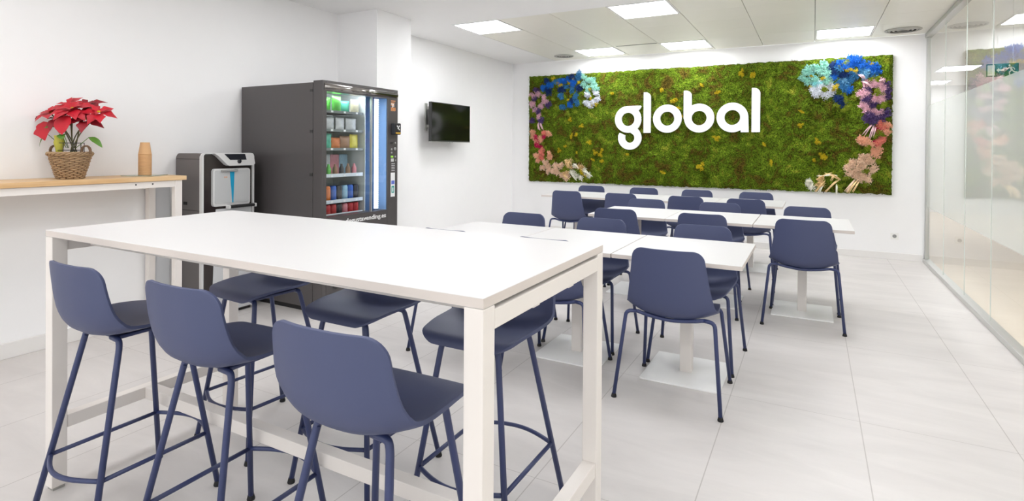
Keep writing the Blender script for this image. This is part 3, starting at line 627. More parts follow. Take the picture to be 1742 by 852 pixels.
# control column
rd = obj('card_reader', V_(box(BM(), VX, VX+0.055, 4.015, 4.10, 1.462, 1.568, 0.008)), M['rub'], door)
bm = BM(); box(bm, VX+0.055, VX+0.057, 4.025, 4.09, 1.472, 1.482); obj('reader_stripe', V_(bm), M['gold'], rd)
bm = BM(); strokes(bm, VX+0.056, [((4.04, 1.545), (4.075, 1.505)), ((4.075, 1.545), (4.05, 1.515))], 0.010, 0, 0.001); obj('reader_mark', V_(bm), M['white'], rd)
obj('note_slot', V_(box(BM(), VX, VX+0.006, 4.01, 4.045, 1.378, 1.392, 0.002)), M['rub'], door)
obj('status_display', V_(box(BM(), VX, VX+0.004, 4.02, 4.05, 1.248, 1.266)), M['green'], door)
bm = BM()
for (y, z, r) in ((4.078, 1.387, 0.009), (4.03, 1.325, 0.010), (4.075, 1.33, 0.016), (4.03, 1.295, 0.009), (4.08, 1.257, 0.008), (4.085, 1.222, 0.007)):
    b2 = BM(); lathe(b2, [(r, 0), (r, 0.005), (r*0.6, 0.007), (0.001, 0.007)], n=14); bmesh.ops.rotate(b2, verts=b2.verts, matrix=Matrix.Rotation(PI/2, 3, 'Y')); bmesh.ops.translate(b2, verts=b2.verts, vec=(VX, y, z)); obj('coin_button', V_(b2), M['grey'], door, True)
bm.free()
kp = BM()
for r_ in range(3):
    for c in range(3): box(kp, VX, VX+0.004, 4.022+c*0.013, 4.031+c*0.013, 1.212+r_*0.010, 1.219+r_*0.010)
for r_ in range(5):
    for c in range(3): box(kp, VX, VX+0.003, 4.03+c*0.016, 4.042+c*0.016, 1.125+r_*0.016, 1.129+r_*0.016)
obj('keypad', V_(kp), M['white'], door)
st = obj('white_sticker', V_(box(BM(), VX, VX+0.0015, 4.02, 4.078, 0.885, 1.108)), M['white'], door)
bm = BM(); box(bm, VX+0.0015, VX+0.002, 4.027, 4.072, 1.00, 1.035); obj('sticker_print', V_(bm), mat('blue_print', (90, 110, 200), 0.5), st)
bm = BM(); prism(bm, rrect(4.03, 4.068, 0.92, 0.985, 0.006), 'x', VX+0.0015, VX+0.002); obj('sticker_print', V_(bm), mat('teal_print', (60, 160, 150), 0.5), st)
bm = BM(); box(bm, VX+0.002, VX+0.0025, 4.043, 4.056, 0.93, 0.97); obj('sticker_figure', V_(bm), M['white'], st)
bm = BM()
for r_, (w_, z_) in enumerate(((0.06, 1.775), (0.05, 1.757), (0.04, 1.735))): box(bm, VX, VX+0.001, 4.02, 4.02+w_, z_-0.004, z_+0.004)
for k in range(6): box(bm, VX, VX+0.001, 4.02+k*0.011, 4.026+k*0.011, 1.68+0.004*(k % 2), 1.715)
obj('price_print', V_(bm), M['orange'], door)
bm = BM()
for (y0, y1, z0, z1) in ((4.02, 4.06, 1.742, 1.750), (4.035, 4.045, 1.715, 1.74), (4.055, 4.062, 1.72, 1.75)): box(bm, VX, VX+0.0012, y0, y1, z0, z1)
obj('instruction_print', V_(bm), M['white'], door)
def text_part(name, body, size, m, parent, loc, rot, ext, width=None, bold=0.0):
    cu = bpy.data.curves.new(name, 'FONT'); cu.body = body; cu.size = size; cu.extrude = ext; cu.offset = bold; cu.resolution_u = 3
    to = bpy.data.objects.new(name, cu); COL.objects.link(to); bpy.context.view_layer.update()
    me = bpy.data.meshes.new_from_object(to); bpy.data.objects.remove(to)
    xs = [v.co.x for v in me.vertices]; x0, x1 = min(xs), max(xs)
    if width:
        for v in me.vertices: v.co.x = (v.co.x-x0)*width/(x1-x0)
    me.transform(Matrix.Translation(loc) @ Euler(rot).to_matrix().to_4x4()); me.materials.clear(); me.materials.append(m)
    o = bpy.data.objects.new(name, me); COL.objects.link(o); o.parent = parent; return o
text_part('web_address', 'degustavending.es', 0.056, M['white'], door, (VX+0.001+4.0, 3.455-vc, 0.705), (PI/2, 0, PI/2), 0.001, 0.50, 0.0006)
# shelves and goods
shz = [1.648, 1.490, 1.330, 1.103, 0.882, 0.765]
for i, z in enumerate(shz):
    bm = box(BM(), VB-0.38, VB-0.02, VY0+0.045, 3.79, z-0.012, z-0.006); s_ = obj('shelf', V_(bm), M['tray'], vm)
    hgt = 0.022 if i < 3 else 0.03
    obj('shelf_lip', V_(box(BM(), VB-0.02, VB-0.014, VY0+0.045, 3.79, z-0.016, z-0.016+hgt, 0.001)), M['tray'] if i < 3 else M['lip'], s_)
    bm = BM()
    for k in range(4): box(bm, VB-0.014, VB-0.0125, 3.262+k*0.145, 3.287+k*0.145, z-0.012, z+0.004)
    obj('price_tag', V_(bm), M['white'], s_)
gm = {n: mat('pack_'+n, c, 0.35, var=0.55, vscale=22) for n, c in dict(green=(90, 185, 70), silver=(222, 228, 234), teal=(80, 180, 150), cream=(222, 205, 170), brown=(150, 110, 80), yellow=(228, 200, 70), white=(235, 238, 242), pink=(230, 130, 140), skyblue=(150, 190, 230), orange=(232, 120, 50), blue=(50, 100, 190), red=(190, 50, 50), black=(40, 40, 46)).items()}
def bag_mesh():
    bm = BM(); w, h, dp = 0.058, 0.125, 0.022; rows_ = []
    for i in range(9):
        f = i/8; th = dp*math.sin(PI*f)**0.6 if 0 < i < 8 else 0.0015; ww = w*(0.93+0.07*abs(2*f-1)); r = []
        for k in range(16):
            a = 2*PI*k/16; r.append(bm.verts.new((math.copysign(abs(math.sin(a))**1.2, math.sin(a))*th+0.0015*math.sin(k*5+i*3), math.cos(a)*ww, h*f+0.002*math.sin(k*2.3) if i in (0, 8) else h*f)))
        rows_.append(r)
    for A, B in zip(rows_, rows_[1:]):
        for k in range(16): bm.faces.new((A[k], A[(k+1) % 16], B[(k+1) % 16], B[k]))
    bm.faces.new(rows_[0][::-1]); bm.faces.new(rows_[-1]); bmesh.ops.recalc_face_normals(bm, faces=bm.faces)
    me = bpy.data.meshes.new('snack_bag'); bm.to_mesh(me); bm.free(); me.polygons.foreach_set('use_smooth', [True]*len(me.polygons)); return me
def revo(name, prof, n=16):
    bm = lathe(BM(), prof, n=n); me = bpy.data.meshes.new(name); bm.to_mesh(me); bm.free(); me.polygons.foreach_set('use_smooth', [True]*len(me.polygons)); return me
bagm = bag_mesh(); canm = revo('drink_can', [(0.024, 0), (0.031, 0.006), (0.031, 0.104), (0.026, 0.114), (0.025, 0.116)]); botm = revo('drink_bottle', [(0.026, 0), (0.029, 0.01), (0.029, 0.09), (0.022, 0.12), (0.012, 0.14), (0.012, 0.155)])
def boxmesh():
    bm = box(BM(), -0.02, 0.02, -0.05, 0.05, 0, 0.12, 0.002); me = bpy.data.meshes.new('snack_box'); bm.to_mesh(me); bm.free(); return me
bxm = boxmesh(); smallm = revo('small_bottle', [(0.019, 0), (0.021, 0.008), (0.021, 0.06), (0.010, 0.085), (0.010, 0.1)])
def goods(name, me, mk, y, z, k, shelf, cat, hs=1.0, dx=0.06, rt=0):
    o = bpy.data.objects.new(name, me.copy() if False else me); COL.objects.link(o)
    if not len(me.materials): me.materials.append(gm['white'])
    o.material_slots[0].link = 'OBJECT'; o.material_slots[0].material = gm[mk]
    o.location = (VB-dx, y, z-0.005); o.scale = (1, 1, hs); o.rotation_euler = (0, 0, rt)
    nth = ['first', 'second', 'third', 'fourth', 'fifth', 'sixth', 'seventh', 'eighth', 'ninth'][k]
    tag(o, '%s %s, %s from the left on the %s shelf of the vending machine' % (mk, cat, nth, shelf), cat, 'goods on the %s vending shelf' % shelf)
for k, mk in enumerate(['teal', 'green', 'green', 'teal', 'cream']): goods('snack_bag', bagm, mk, 3.285+k*0.108+0.01*(k % 2), shz[0], k, 'top', 'snack bag', 0.85+0.12*(k % 3), 0.05+0.03*(k % 2), 0.1*(-1)**k)
for k, mk in enumerate(['silver', 'silver', 'white', 'silver']): goods('snack_bag', bagm, mk, 3.29+k*0.13, shz[1], k, 'second', 'snack bag', 0.9, 0.06, 0.12*(-1)**k)
for k, mk in enumerate(['cream', 'teal', 'orange', 'brown', 'yellow']): goods('snack_bag', bagm, mk, 3.285+k*0.108, shz[2], k, 'third', 'snack bag', 0.8+0.13*((k+1) % 3), 0.06, 0.1*(-1)**k)
for k, mk in enumerate(['white', 'skyblue', 'white', 'pink', 'skyblue']): goods('snack_box', bxm, mk, 3.30+k*0.104, shz[3]+0.07*0, k, 'fourth', 'snack box', 1.5, 0.2)
for k, mk in enumerate(['yellow', 'brown', 'green', 'brown', 'black', 'brown', 'pink']): goods('small_bottle', smallm, mk, 3.275+k*0.075, shz[3], k, 'fourth', 'small bottle', 1.0, 0.06)
for k, mk in enumerate(['orange', 'orange', 'orange', 'blue', 'black', 'skyblue', 'blue', 'black']): goods('drink_can', canm, mk, 3.28+k*0.066, shz[4], k, 'fifth', 'can', 1.15, 0.065)
for k, mk in enumerate(['red', 'red', 'red', 'red', 'black', 'pink', 'red', 'red']): goods('drink_can', canm, mk, 3.28+k*0.066, shz[5], k, 'bottom', 'can', 0.8, 0.065)

# ------------------------------------------------------------------ television
tvy0, tvy1, tvz0, tvz1, tvx = 5.728, 6.630, 1.419, 1.926, -4.25
tv = thing('television', 'black flat television on a wall bracket, left of the moss wall', 'television', (tvx, (tvy0+tvy1)/2, tvz0))
tc_ = (tvy0+tvy1)/2
def T_(bm): bmesh.ops.translate(bm, verts=bm.verts, vec=(-tvx, -tc_, -tvz0)); return bm
obj('casing', T_(box(BM(), tvx-0.045, tvx, tvy0, tvy1, tvz0, tvz1, 0.004)), M['tvf'], tv)
obj('screen', T_(box(BM(), tvx, tvx+0.002, tvy0+0.01, tvy1-0.01, tvz0+0.018, tvz1-0.01)), M['tv'], tv)
obj('bottom_trim', T_(box(BM(), tvx-0.04, tvx+0.003, tvy0, tvy1, tvz0-0.004, tvz0+0.003)), M['alu'], tv)
obj('sensor', T_(box(BM(), tvx-0.02, tvx+0.004, tc_-0.03, tc_+0.03, tvz0-0.014, tvz0-0.003, 0.003)), M['alu_w'], tv)
bm = BM(); box(bm, XL, XL+0.02, 5.86, 5.90, 1.56, 1.92, 0.002); box(bm, XL, XL+0.02, 6.2, 6.24, 1.56, 1.92, 0.002); box(bm, XL+0.02, tvx-0.045, 5.90, 6.2, 1.6, 1.64); box(bm, XL+0.02, tvx-0.045, 5.90, 6.2, 1.84, 1.88); box(bm, tvx-0.06, tvx-0.045, 5.84, 5.9, 1.55, 1.9)
obj('wall_bracket', T_(bm), M['alu'], tv)

# ------------------------------------------------------------------ socket, exit sign
so = thing('wall_socket', 'white wall socket low on the back wall, right of the dining rows', 'socket', (0.895, YB, 0.29))
obj('plate', prism(BM(), rrect(-0.042, 0.042, -0.042, 0.042, 0.006), 'y', -0.008, 0), M['sock'], so)
bm = BM(); lathe(bm, [(0.022, 0), (0.022, 0.001), (0.019, 0.001), (0.001, 0.001)], n=24); bmesh.ops.rotate(bm, verts=bm.verts, matrix=Matrix.Rotation(PI/2, 3, 'X')); bmesh.ops.translate(bm, verts=bm.verts, vec=(0, -0.008, 0)); obj('outlet', bm, M['grey'], so)
bm = BM()
for x in (-0.0095, 0.0095):
    b2 = lathe(bm, [(0.0026, 0.0), (0.0026, 0.0015)], (x, 0, 0), 8)
bmesh.ops.rotate(bm, verts=bm.verts, matrix=Matrix.Rotation(PI/2, 3, 'X')); bmesh.ops.translate(bm, verts=bm.verts, vec=(0, -0.0092, 0)); obj('pin_hole', bm, M['dark'], so)
EX, EY, EZ, EW, EH = 1.366, 5.95, 2.014, 0.365, 0.145
ex = thing('exit_sign', 'green and white emergency exit sign with arrow and running figure beyond the glass', 'sign', (EX, EY, EZ))
ex.scale = (0.562, 1, 0.731)
obj('plate', box(BM(), -EW/2, EW/2, 0, 0.012, -EH/2, EH/2, 0.002), M['sgreen'], ex)
bm = BM(); prism(bm, [(-0.172, -0.058), (-0.088, -0.058), (-0.088, 0.058), (-0.172, 0.058)], 'y', -0.0015, 0); obj('door_symbol', bm, M['swhite'], ex)
bm = BM(); prism(bm, [(-0.07, 0.0), (-0.04, 0.026), (-0.04, 0.009), (0.02, 0.009), (0.02, -0.009), (-0.04, -0.009), (-0.04, -0.026)], 'y', -0.0015, 0); obj('arrow', bm, M['swhite'], ex)
bm = BM()
def seg(p, q, w):
    dx, dz = q[0]-p[0], q[1]-p[1]; l = math.hypot(dx, dz); a_, b_ = -dz/l*w/2, dx/l*w/2; prism(bm, [(p[0]+a_, p[1]+b_), (q[0]+a_, q[1]+b_), (q[0]-a_, q[1]-b_), (p[0]-a_, p[1]-b_)], 'y', -0.0015, 0)
prism(bm, [(0.078+0.012*math.cos(2*PI*k/12), 0.048+0.012*math.sin(2*PI*k/12)) for k in range(12)], 'y', -0.0015, 0)
for p, q, w in (((0.085, 0.032), (0.105, -0.008), 0.024), ((0.085, 0.03), (0.055, 0.012), 0.009), ((0.055, 0.012), (0.035, 0.018), 0.008), ((0.092, 0.03), (0.125, 0.02), 0.009), ((0.125, 0.02), (0.138, -0.002), 0.008), ((0.102, -0.006), (0.075, -0.028), 0.013), ((0.075, -0.028), (0.082, -0.058), 0.011), ((0.108, -0.008), (0.135, -0.028), 0.013), ((0.135, -0.028), (0.165, -0.03), 0.011)): seg(p, q, w)
obj('running_figure', bm, M['swhite'], ex)
bm = BM(); tube(bm, [(-0.12, 0.006, EH/2), (-0.12, 0.006, (ZC-EZ)/ex.scale[2])], 0.002, 6); tube(bm, [(0.12, 0.006, EH/2), (0.12, 0.006, (ZC-EZ)/ex.scale[2])], 0.002, 6); obj('hanging_rod', bm, M['alu'], ex)

# ------------------------------------------------------------------ moss wall
MX0, MX1, MZ0, MZ1 = -4.13, 0.857, 0.801, 2.522
mw = thing('moss_wall', 'wide green moss panel with dried flowers on the back wall', 'moss wall', (0, YB, 0))
obj('backing_board', box(BM(), MX0+0.02, MX1-0.02, -0.03, 0.0, MZ0+0.02, MZ1-0.02), M['board'], mw)
def mh(x, z):
    v = noise.fractal(Vector((x*3.1, z*3.1, 0)), 1.0, 2.0, 4); w = noise.noise(Vector((x*14, z*14, 5))); q = noise.noise(Vector((x*45, z*45, 9)))
    e = min(x-MX0, MX1-x, z-MZ0, MZ1-z); k = max(0, min(1, e/0.035))
    return (0.034+0.018*v+0.012*w+0.008*q)*(k**0.5)+0.012
bm = BM(); NX, NZ = 500, 172; g = []
for j in range(NZ+1):
    r = []
    for i in range(NX+1):
        x = MX0+(MX1-MX0)*i/NX; z = MZ0+(MZ1-MZ0)*j/NZ; y = -0.022-mh(x, z)
        jx = noise.noise(Vector((x*22, z*22, 3)))*0.010; jz = noise.noise(Vector((x*22, z*22, 31)))*0.012
        r.append(bm.verts.new((x+jx, y, z+jz)))
    g.append(r)
for j in range(NZ):
    for i in range(NX): bm.faces.new((g[j][i], g[j][i+1], g[j+1][i+1], g[j+1][i]))
bd = [g[0][i] for i in range(NX+1)]+[g[j][NX] for j in range(1, NZ+1)]+[g[NZ][i] for i in range(NX-1, -1, -1)]+[g[j][0] for j in range(NZ-1, 0, -1)]
bk_ = [bm.verts.new((v.co.x, -0.001, v.co.z)) for v in bd]
for k in range(len(bd)): n_ = (k+1) % len(bd); bm.faces.new((bd[k], bk_[k], bk_[n_], bd[n_]))
ms = obj('moss', bm, M['moss'], mw, True); ms['kind'] = 'stuff'
# loose sprigs of moss: many little leaflets in one mesh
verts, faces = [], []
rnd = random.Random(3)
for k in range(52000):
    x = rnd.uniform(MX0-0.004, MX1+0.004); z = rnd.uniform(MZ0-0.006, MZ1+0.004); c = Vector((x, -0.024-mh(min(max(x, MX0), MX1), min(max(z, MZ0), MZ1)), z))
    d_ = Vector((rnd.gauss(0, 1), -abs(rnd.gauss(0, 0.8))-0.25, rnd.gauss(0, 1))).normalized(); s_ = Vector((rnd.gauss(0, 1), rnd.gauss(0, 1), rnd.gauss(0, 1))).cross(d_).normalized()
    L = rnd.uniform(0.008, 0.021); w = rnd.uniform(0.0014, 0.0032); i0 = len(verts)
    verts += [c-s_*w, c+s_*w, c+d_*L*0.6+s_*w, c+d_*L, c+d_*L*0.6-s_*w]; faces.append((i0, i0+1, i0+2, i0+3, i0+4))
me = bpy.data.meshes.new('moss_sprigs'); me.from_pydata(verts, [], faces); me.materials.append(M['moss'])
sp = bpy.data.objects.new('moss_sprigs', me); COL.objects.link(sp); sp.parent = mw; sp['kind'] = 'stuff'

def puff(R, n, L, W_, seed, flat=0.6, lobes=6):
    rn = random.Random(seed); V, F = [], []; lob = [Vector((rn.uniform(-0.75, 0.75)*R, rn.uniform(-0.4, 0.1)*R, rn.uniform(-0.75, 0.75)*R)) for _ in range(lobes)]
    for k in range(n):
        a = rn.uniform(0, 2*PI); u = rn.uniform(-0.15, 1); s_ = math.sqrt(max(0, 1-u*u)); nrm = Vector((s_*math.cos(a), -u, s_*math.sin(a)))
        c = lob[k % lobes]+Vector((nrm.x*R, nrm.y*R*flat, nrm.z*R))*rn.uniform(0.1, 0.55); d_ = (nrm*0.8+Vector((rn.gauss(0, .7), rn.gauss(0, .5)-0.1, rn.gauss(0, .7)))).normalized()
        q = Vector((rn.gauss(0, 1), rn.gauss(0, 1), rn.gauss(0, 1))).cross(d_).normalized(); l = L*rn.uniform(0.7, 1.3); w = W_*rn.uniform(0.7, 1.3); up_ = d_.cross(q)*w*0.5; i0 = len(V)
        V += [c, c+d_*l*0.5+q*w+up_, c+d_*l, c+d_*l*0.5-q*w+up_, c+d_*l*0.55]; F += [(i0, i0+1, i0+4), (i0+1, i0+2, i0+4), (i0+2, i0+3, i0+4), (i0+3, i0, i0+4)]
    me = bpy.data.meshes.new('puff'); me.from_pydata(V, [], F); return me
def withmat(me, m): me = me.copy(); me.materials.append(m); return me
fp = [puff(0.040, 330, 0.020, 0.0042, s, 0.6, 6) for s in (1, 2, 3)]; lp = [puff(0.038, 300, 0.010, 0.0042, s, 0.7, 5) for s in (5, 6, 8)]
fs = [puff(0.036, 150, 0.042, 0.0026, s, 0.6, 4) for s in (12, 13, 14)]   # spiky dried grasses
CACHE = {}
def put(kind, base, x, z, sc, name, label=None, dy=0.0, flat=1.0):
    key = (kind, id(base))
    if key not in CACHE: CACHE[key] = withmat(base, M[kind])
    o = bpy.data.objects.new(name, CACHE[key]); COL.objects.link(o); o.parent = mw
    xx, zz = min(max(x, MX0), MX1), min(max(z, MZ0), MZ1)
    o.location = (x, -0.018-mh(xx, zz)*0.9-dy, z); o.rotation_euler = (0, random.uniform(0, 6.28), 0); o.scale = (sc*random.uniform(0.75, 1.3), sc*flat, sc*random.uniform(0.75, 1.2))
    if label: o['label'] = label
    return o
FL = [('navy',-3.794,2.427,1),('navy',-3.766,2.285,1),('navy',-3.765,2.236,1),('navy',-3.54,2.275,1),('navy',-3.344,2.087,1),('navy',-3.23,2.286,1),('navy',-3.346,2.458,1),('blue',-3.739,2.357,1),('blue',-3.567,2.392,1),('blue',-3.489,2.406,1),('blue',-3.333,2.374,1),('blue',-3.847,2.319,1),('blue',-3.382,2.029,1),('blue',-3.411,2.426,1),('teal',-3.646,2.402,1),('teal',-3.358,2.268,1),('teal',-3.539,2.173,1),('teal',-3.305,2.146,1),('teal',-3.279,2.061,1),('teal',-3.232,2.5,1),('teal',-3.525,1.997,1),('teal',-3.257,2.442,1),('teal',-3.462,2.32,1),('purple',-3.983,2.282,1),('purple',-3.764,2.04,1),('purple',-3.953,1.947,1),('purple',-3.884,1.785,1),('purple',-4.048,1.788,1),('purple',-4.01,2.159,1),('pink',-4.052,2.198,1),('pink',-3.942,2.225,1),('pink',-3.832,2.092,1),('pink',-3.899,2.026,1),('pink',-4.051,2.061,1),('pink',-3.925,1.848,1),('pink',-3.995,1.961,1),('pink',-3.839,2.153,1),('mint',-3.156,2.46,1),('mint',-3.092,2.398,1),('mint',-3.167,2.342,1),('mint',-3.005,2.358,1),('mint',-2.967,2.286,1),('mint',-3.091,2.256,1),('mint',-3.03,2.406,1),('white',-3.091,2.173,1),('white',-2.954,2.203,1),('white',-2.947,2.098,1),('white',-3.115,2.056,1),('white',-3.052,2.019,1),('white',-2.99,2.052,1),('yellow',-3.066,2.267,0.6),('yellow',-3.04,2.124,0.6),('yellow',-3.41,2.372,0.6),('yellow',-3.421,2.114,0.6),('yellow',-3.56,2.349,0.6),('yellow',-3.673,2.458,0.6),('yellow',-3.237,2.375,0.6),('olive',-3.934,2.107,0.7),('olive',-4.093,2.162,0.7),('olive',-3.671,2.135,0.7),('olive',-3.617,1.999,0.7),('olive',-4.022,1.899,0.7),('olive',-3.817,1.944,0.7),('olive',-3.278,1.918,0.7),('olive',-3.874,2.253,0.7),('peach',-4.039,1.598,0.9),('peach',-4.024,1.523,0.9),('peach',-3.749,1.575,0.9),('peach',-3.896,1.489,0.9),('peach',-3.986,1.455,0.9),('salmon',-3.83,1.583,0.9),('salmon',-3.88,1.294,0.9),('salmon',-3.872,1.234,0.9),('salmon',-3.879,1.18,0.9),('magenta',-3.837,1.536,0.8),('magenta',-3.97,1.408,0.8),('magenta',-3.925,1.368,0.8),('magenta',-3.986,1.516,0.8),('peach',-3.954,1.226,0.8),('peach',-3.938,1.145,0.8),('peach',-3.739,1.248,0.8),('peach',-3.732,1.195,0.8),('cream',-3.804,1.114,1),('cream',-3.863,1.019,1),('cream',-3.76,1.061,1),('cream',-3.759,0.981,1),('cream',-3.629,1.051,1),('cream',-3.614,0.985,1),('cream',-3.542,1.066,1),('cream',-3.672,0.97,1),('cream',-3.513,0.921,1),('cream',-3.441,0.884,1),('tan',-3.401,1.134,0.9),('tan',-3.386,1.056,0.9),('tan',-3.442,0.95,0.9),('tan',-3.204,1.047,0.9),('ivory',-3.302,1.071,0.8),('ivory',-3.135,0.984,0.8),('ivory',-3.066,0.921,0.8),('ivory',-3.189,0.892,0.8),('ivory',-3.273,0.915,0.8),('ivory',-3.343,0.965,0.8),('olive',-3.851,1.422,0.7),('olive',-3.792,1.355,0.7),('olive',-3.847,0.912,0.7),('olive',-3.997,1.043,0.7),('olive',-3.093,0.869,0.7),('olive',-3.261,1.15,0.7),('olive',-3.673,1.116,0.7),('yellow',-3.573,1.303,0.7),('yellow',-3.459,1.37,0.7),('yellow',-3.362,1.534,0.7),('yellow',-3.196,1.695,0.7),('yellow',-3.057,1.43,0.7),('yellow',-3.0,1.167,0.7),('yellow',-2.88,1.258,0.7),('yellow',-2.853,1.144,0.7),('yellow',-2.841,1.322,0.7),('mint',-0.086,2.354,1),('mint',-0.045,2.381,1),('mint',0.016,2.4,1),('mint',-0.116,2.268,1),('mint',-0.075,2.231,1),('mint',0.002,2.239,1),('mint',0.067,2.368,1),('mint',0.127,2.405,1),('mint',0.158,2.334,1),('mint',0.178,2.27,1),('mint',0.149,2.22,1),('mint',0.117,2.44,1),('aqua',0.038,2.202,1),('aqua',-0.014,2.309,1),('yellow',-0.024,2.304,0.6),('yellow',0.108,2.268,0.6),('yellow',0.364,2.356,0.6),('yellow',0.47,2.333,0.6),('yellow',0.413,2.359,0.6),('yellow',0.631,2.418,0.6),('white',0.008,2.146,1),('white',0.034,2.075,1),('white',0.11,2.049,1),('white',0.18,2.07,1),('white',0.199,2.137,1),('white',0.179,2.19,1),('white',0.069,2.184,1),('olive',0.119,2.129,0.8),('olive',0.632,2.229,0.8),('olive',0.688,2.232,0.8),('olive',0.68,2.083,0.8),('olive',0.709,2.059,0.8),('olive',0.766,1.892,0.8),('olive',0.348,2.029,0.8),('olive',0.368,1.983,0.8),('olive',0.378,1.892,0.8),('olive',0.34,1.859,0.8),('olive',0.464,2.013,0.8),('navy',0.217,2.393,1),('navy',0.316,2.291,1),('navy',0.375,2.288,1),('navy',0.28,1.997,1),('navy',0.3,1.94,1),('navy',0.247,2.34,1),('blue',0.285,2.429,1),('blue',0.344,2.414,1),('blue',0.393,2.399,1),('blue',0.416,2.477,1),('blue',0.469,2.479,1),('blue',0.431,2.431,1),('blue',0.513,2.409,1),('blue',0.612,2.375,1),('blue',0.687,2.348,1),('blue',0.376,2.107,1),('blue',0.218,2.274,1),('blue',0.641,2.339,1),('teal',0.276,2.361,1),('teal',0.298,2.178,1),('teal',0.346,2.193,1),('teal',0.394,2.23,1),('teal',0.337,2.143,1),('teal',0.423,2.285,1),('teal',0.66,2.288,1),('teal',0.461,2.288,1),('teal',0.528,2.335,1),('lblue',0.566,2.311,0.9),('lblue',0.557,2.255,0.9),('lblue',0.336,2.222,0.9),('pink',0.586,2.17,1),('pink',0.661,2.161,1),('pink',0.726,2.169,1),('pink',0.754,2.102,1),('pink',0.568,2.043,1),('pink',0.535,2.039,1),('pink',0.663,1.984,1),('pink',0.719,1.971,1),('pink',0.746,2.014,1),('pink',0.565,1.898,1),('pink',0.599,1.83,1),('pink',0.664,1.817,1),('pink',0.729,1.81,1),('pink',0.636,1.84,1),('purple',0.781,2.155,1),('purple',0.796,2.078,1),('purple',0.792,2.001,1),('purple',0.587,2.098,1),('purple',0.588,1.975,1),('purple',0.645,1.896,1),('purple',0.785,1.809,1),('purple',0.609,1.763,1),('purple',0.647,1.723,1),('purple',0.739,1.744,1),('purple',0.617,1.907,1),('salmon',0.731,1.665,0.9),('salmon',0.776,1.641,0.9),('salmon',0.742,1.487,0.9),('salmon',0.723,1.451,0.9),('peach',0.79,1.658,0.9),('peach',0.791,1.569,0.9),('peach',0.531,1.463,0.9),('peach',0.577,1.457,0.9),('peach',0.623,1.427,0.9),('peach',0.723,1.379,0.9),('peach',0.664,1.331,0.9),('peach',0.694,1.296,0.9),('magenta',0.731,1.606,0.8),('magenta',0.693,1.437,0.8),('cream',0.563,1.27,1),('cream',0.614,1.235,1),('cream',0.533,1.209,1),('cream',0.451,1.172,1),('cream',0.399,1.134,1),('cream',0.493,1.1,1),('cream',0.554,1.149,1),('cream',0.645,1.211,1),('cream',0.656,1.122,1),('cream',0.421,1.037,1),('cream',0.473,1.039,1),('cream',0.534,1.04,1),('cream',0.596,0.982,1),('cream',0.525,1.004,1),('ivory',-0.039,0.898,0.7),('ivory',-0.006,0.875,0.7),('ivory',-0.051,0.923,0.7),('tan',0.081,0.915,0.8),('tan',0.103,0.953,0.8),('olive',0.369,0.999,0.8),('olive',0.328,0.9,0.8),('olive',0.595,1.078,0.8),('olive',0.656,1.038,0.8),('olive',0.576,0.921,0.8),('olive',0.47,1.281,0.8),('olive',0.705,1.212,0.8),('olive',0.603,1.367,0.8),('olive',0.672,1.523,0.8),('olive',0.732,1.546,0.8),('olive',0.307,0.874,0.8),('yellow',0.143,1.252,0.8),('yellow',0.1,1.264,0.8),('yellow',-0.147,1.671,0.8),('yellow',0.044,1.45,0.8)]
FE = [('mauve',0.489,2.303,0.566,2.22),('mauve',0.519,2.206,0.623,2.123),('mauve',0.716,2.212,0.753,2.178),('mauve',0.655,1.678,0.555,1.535),('mauve',0.665,1.66,0.621,1.493),('mauve',0.68,1.641,0.641,1.51),('tan',0.504,0.98,0.391,0.805),('cream',0.473,0.978,0.37,0.817),('tan',0.524,0.968,0.443,0.82),('tan',0.316,0.961,0.145,1.048),('tan',0.22,1.056,0.037,0.964),('tan',0.306,0.973,0.147,0.807),('tan',0.274,0.96,0.19,0.846),('ivory',0.264,0.922,0.26,0.787),('tan',0.146,0.955,0.039,0.802),('ivory',0.114,0.892,0.061,0.778),('tan',0.242,1.02,0.2,0.957),('ivory',0.274,1.021,0.059,1.002),('ivory',0.005,0.913,-0.028,0.824),('ivory',0.004,0.926,-0.067,0.936),('mauve',-3.933,1.773,-3.946,1.65),('mauve',-3.913,1.773,-3.864,1.649),('pink',-3.947,1.761,-3.912,1.637),('ivory',-3.381,0.991,-3.268,0.838),('ivory',-3.326,1.097,-3.242,1.033),('ivory',-3.186,0.996,-3.008,0.911),('ivory',-3.213,0.93,-3.171,0.828),('tan',-3.383,1.148,-3.41,1.043),('ivory',-3.131,1.01,-3.062,0.935),('tan',-3.508,0.935,-3.38,0.847)]
for k, x, z, sc in FL:
    if k in ('olive', 'yellow'): put('lich' if k == 'yellow' else 'lich2', lp[random.randint(0, 2)], x, z, sc*1.25, 'lichen_clump', 'yellow lichen clump' if k == 'yellow' else 'olive lichen clump', 0.03)
    else: put('f_'+k, (fs if k in ('ivory', 'tan') else fp)[random.randint(0, 2)], x, z, sc*1.2, '%s_dried_flower' % {'lblue': 'pale_blue'}.get(k, k), None, 0.016)
rn = random.Random(11)
for k in range(48):
    x, z = rn.uniform(-3.75, 0.35), rn.uniform(0.9, 2.45)
    put('lich' if rn.random() < 0.6 else 'lich2', lp[k % 3], x, z, rn.uniform(0.6, 1.25), 'yellow_moss_clump', None, 0.022)
for x, z, sc in ((0.085, 1.93, 2.6), (-0.02, 1.85, 1.6), (0.27, 1.83, 2.2), (0.15, 1.30, 2.6), (-3.3, 1.32, 2.0), (-0.25, 2.2, 1.5), (-2.9, 1.25, 1.7), (-1.3, 1.0, 2.0)): put('moss', lp[0], x, z, sc, 'moss_ball', None, 0.0, 0.7)
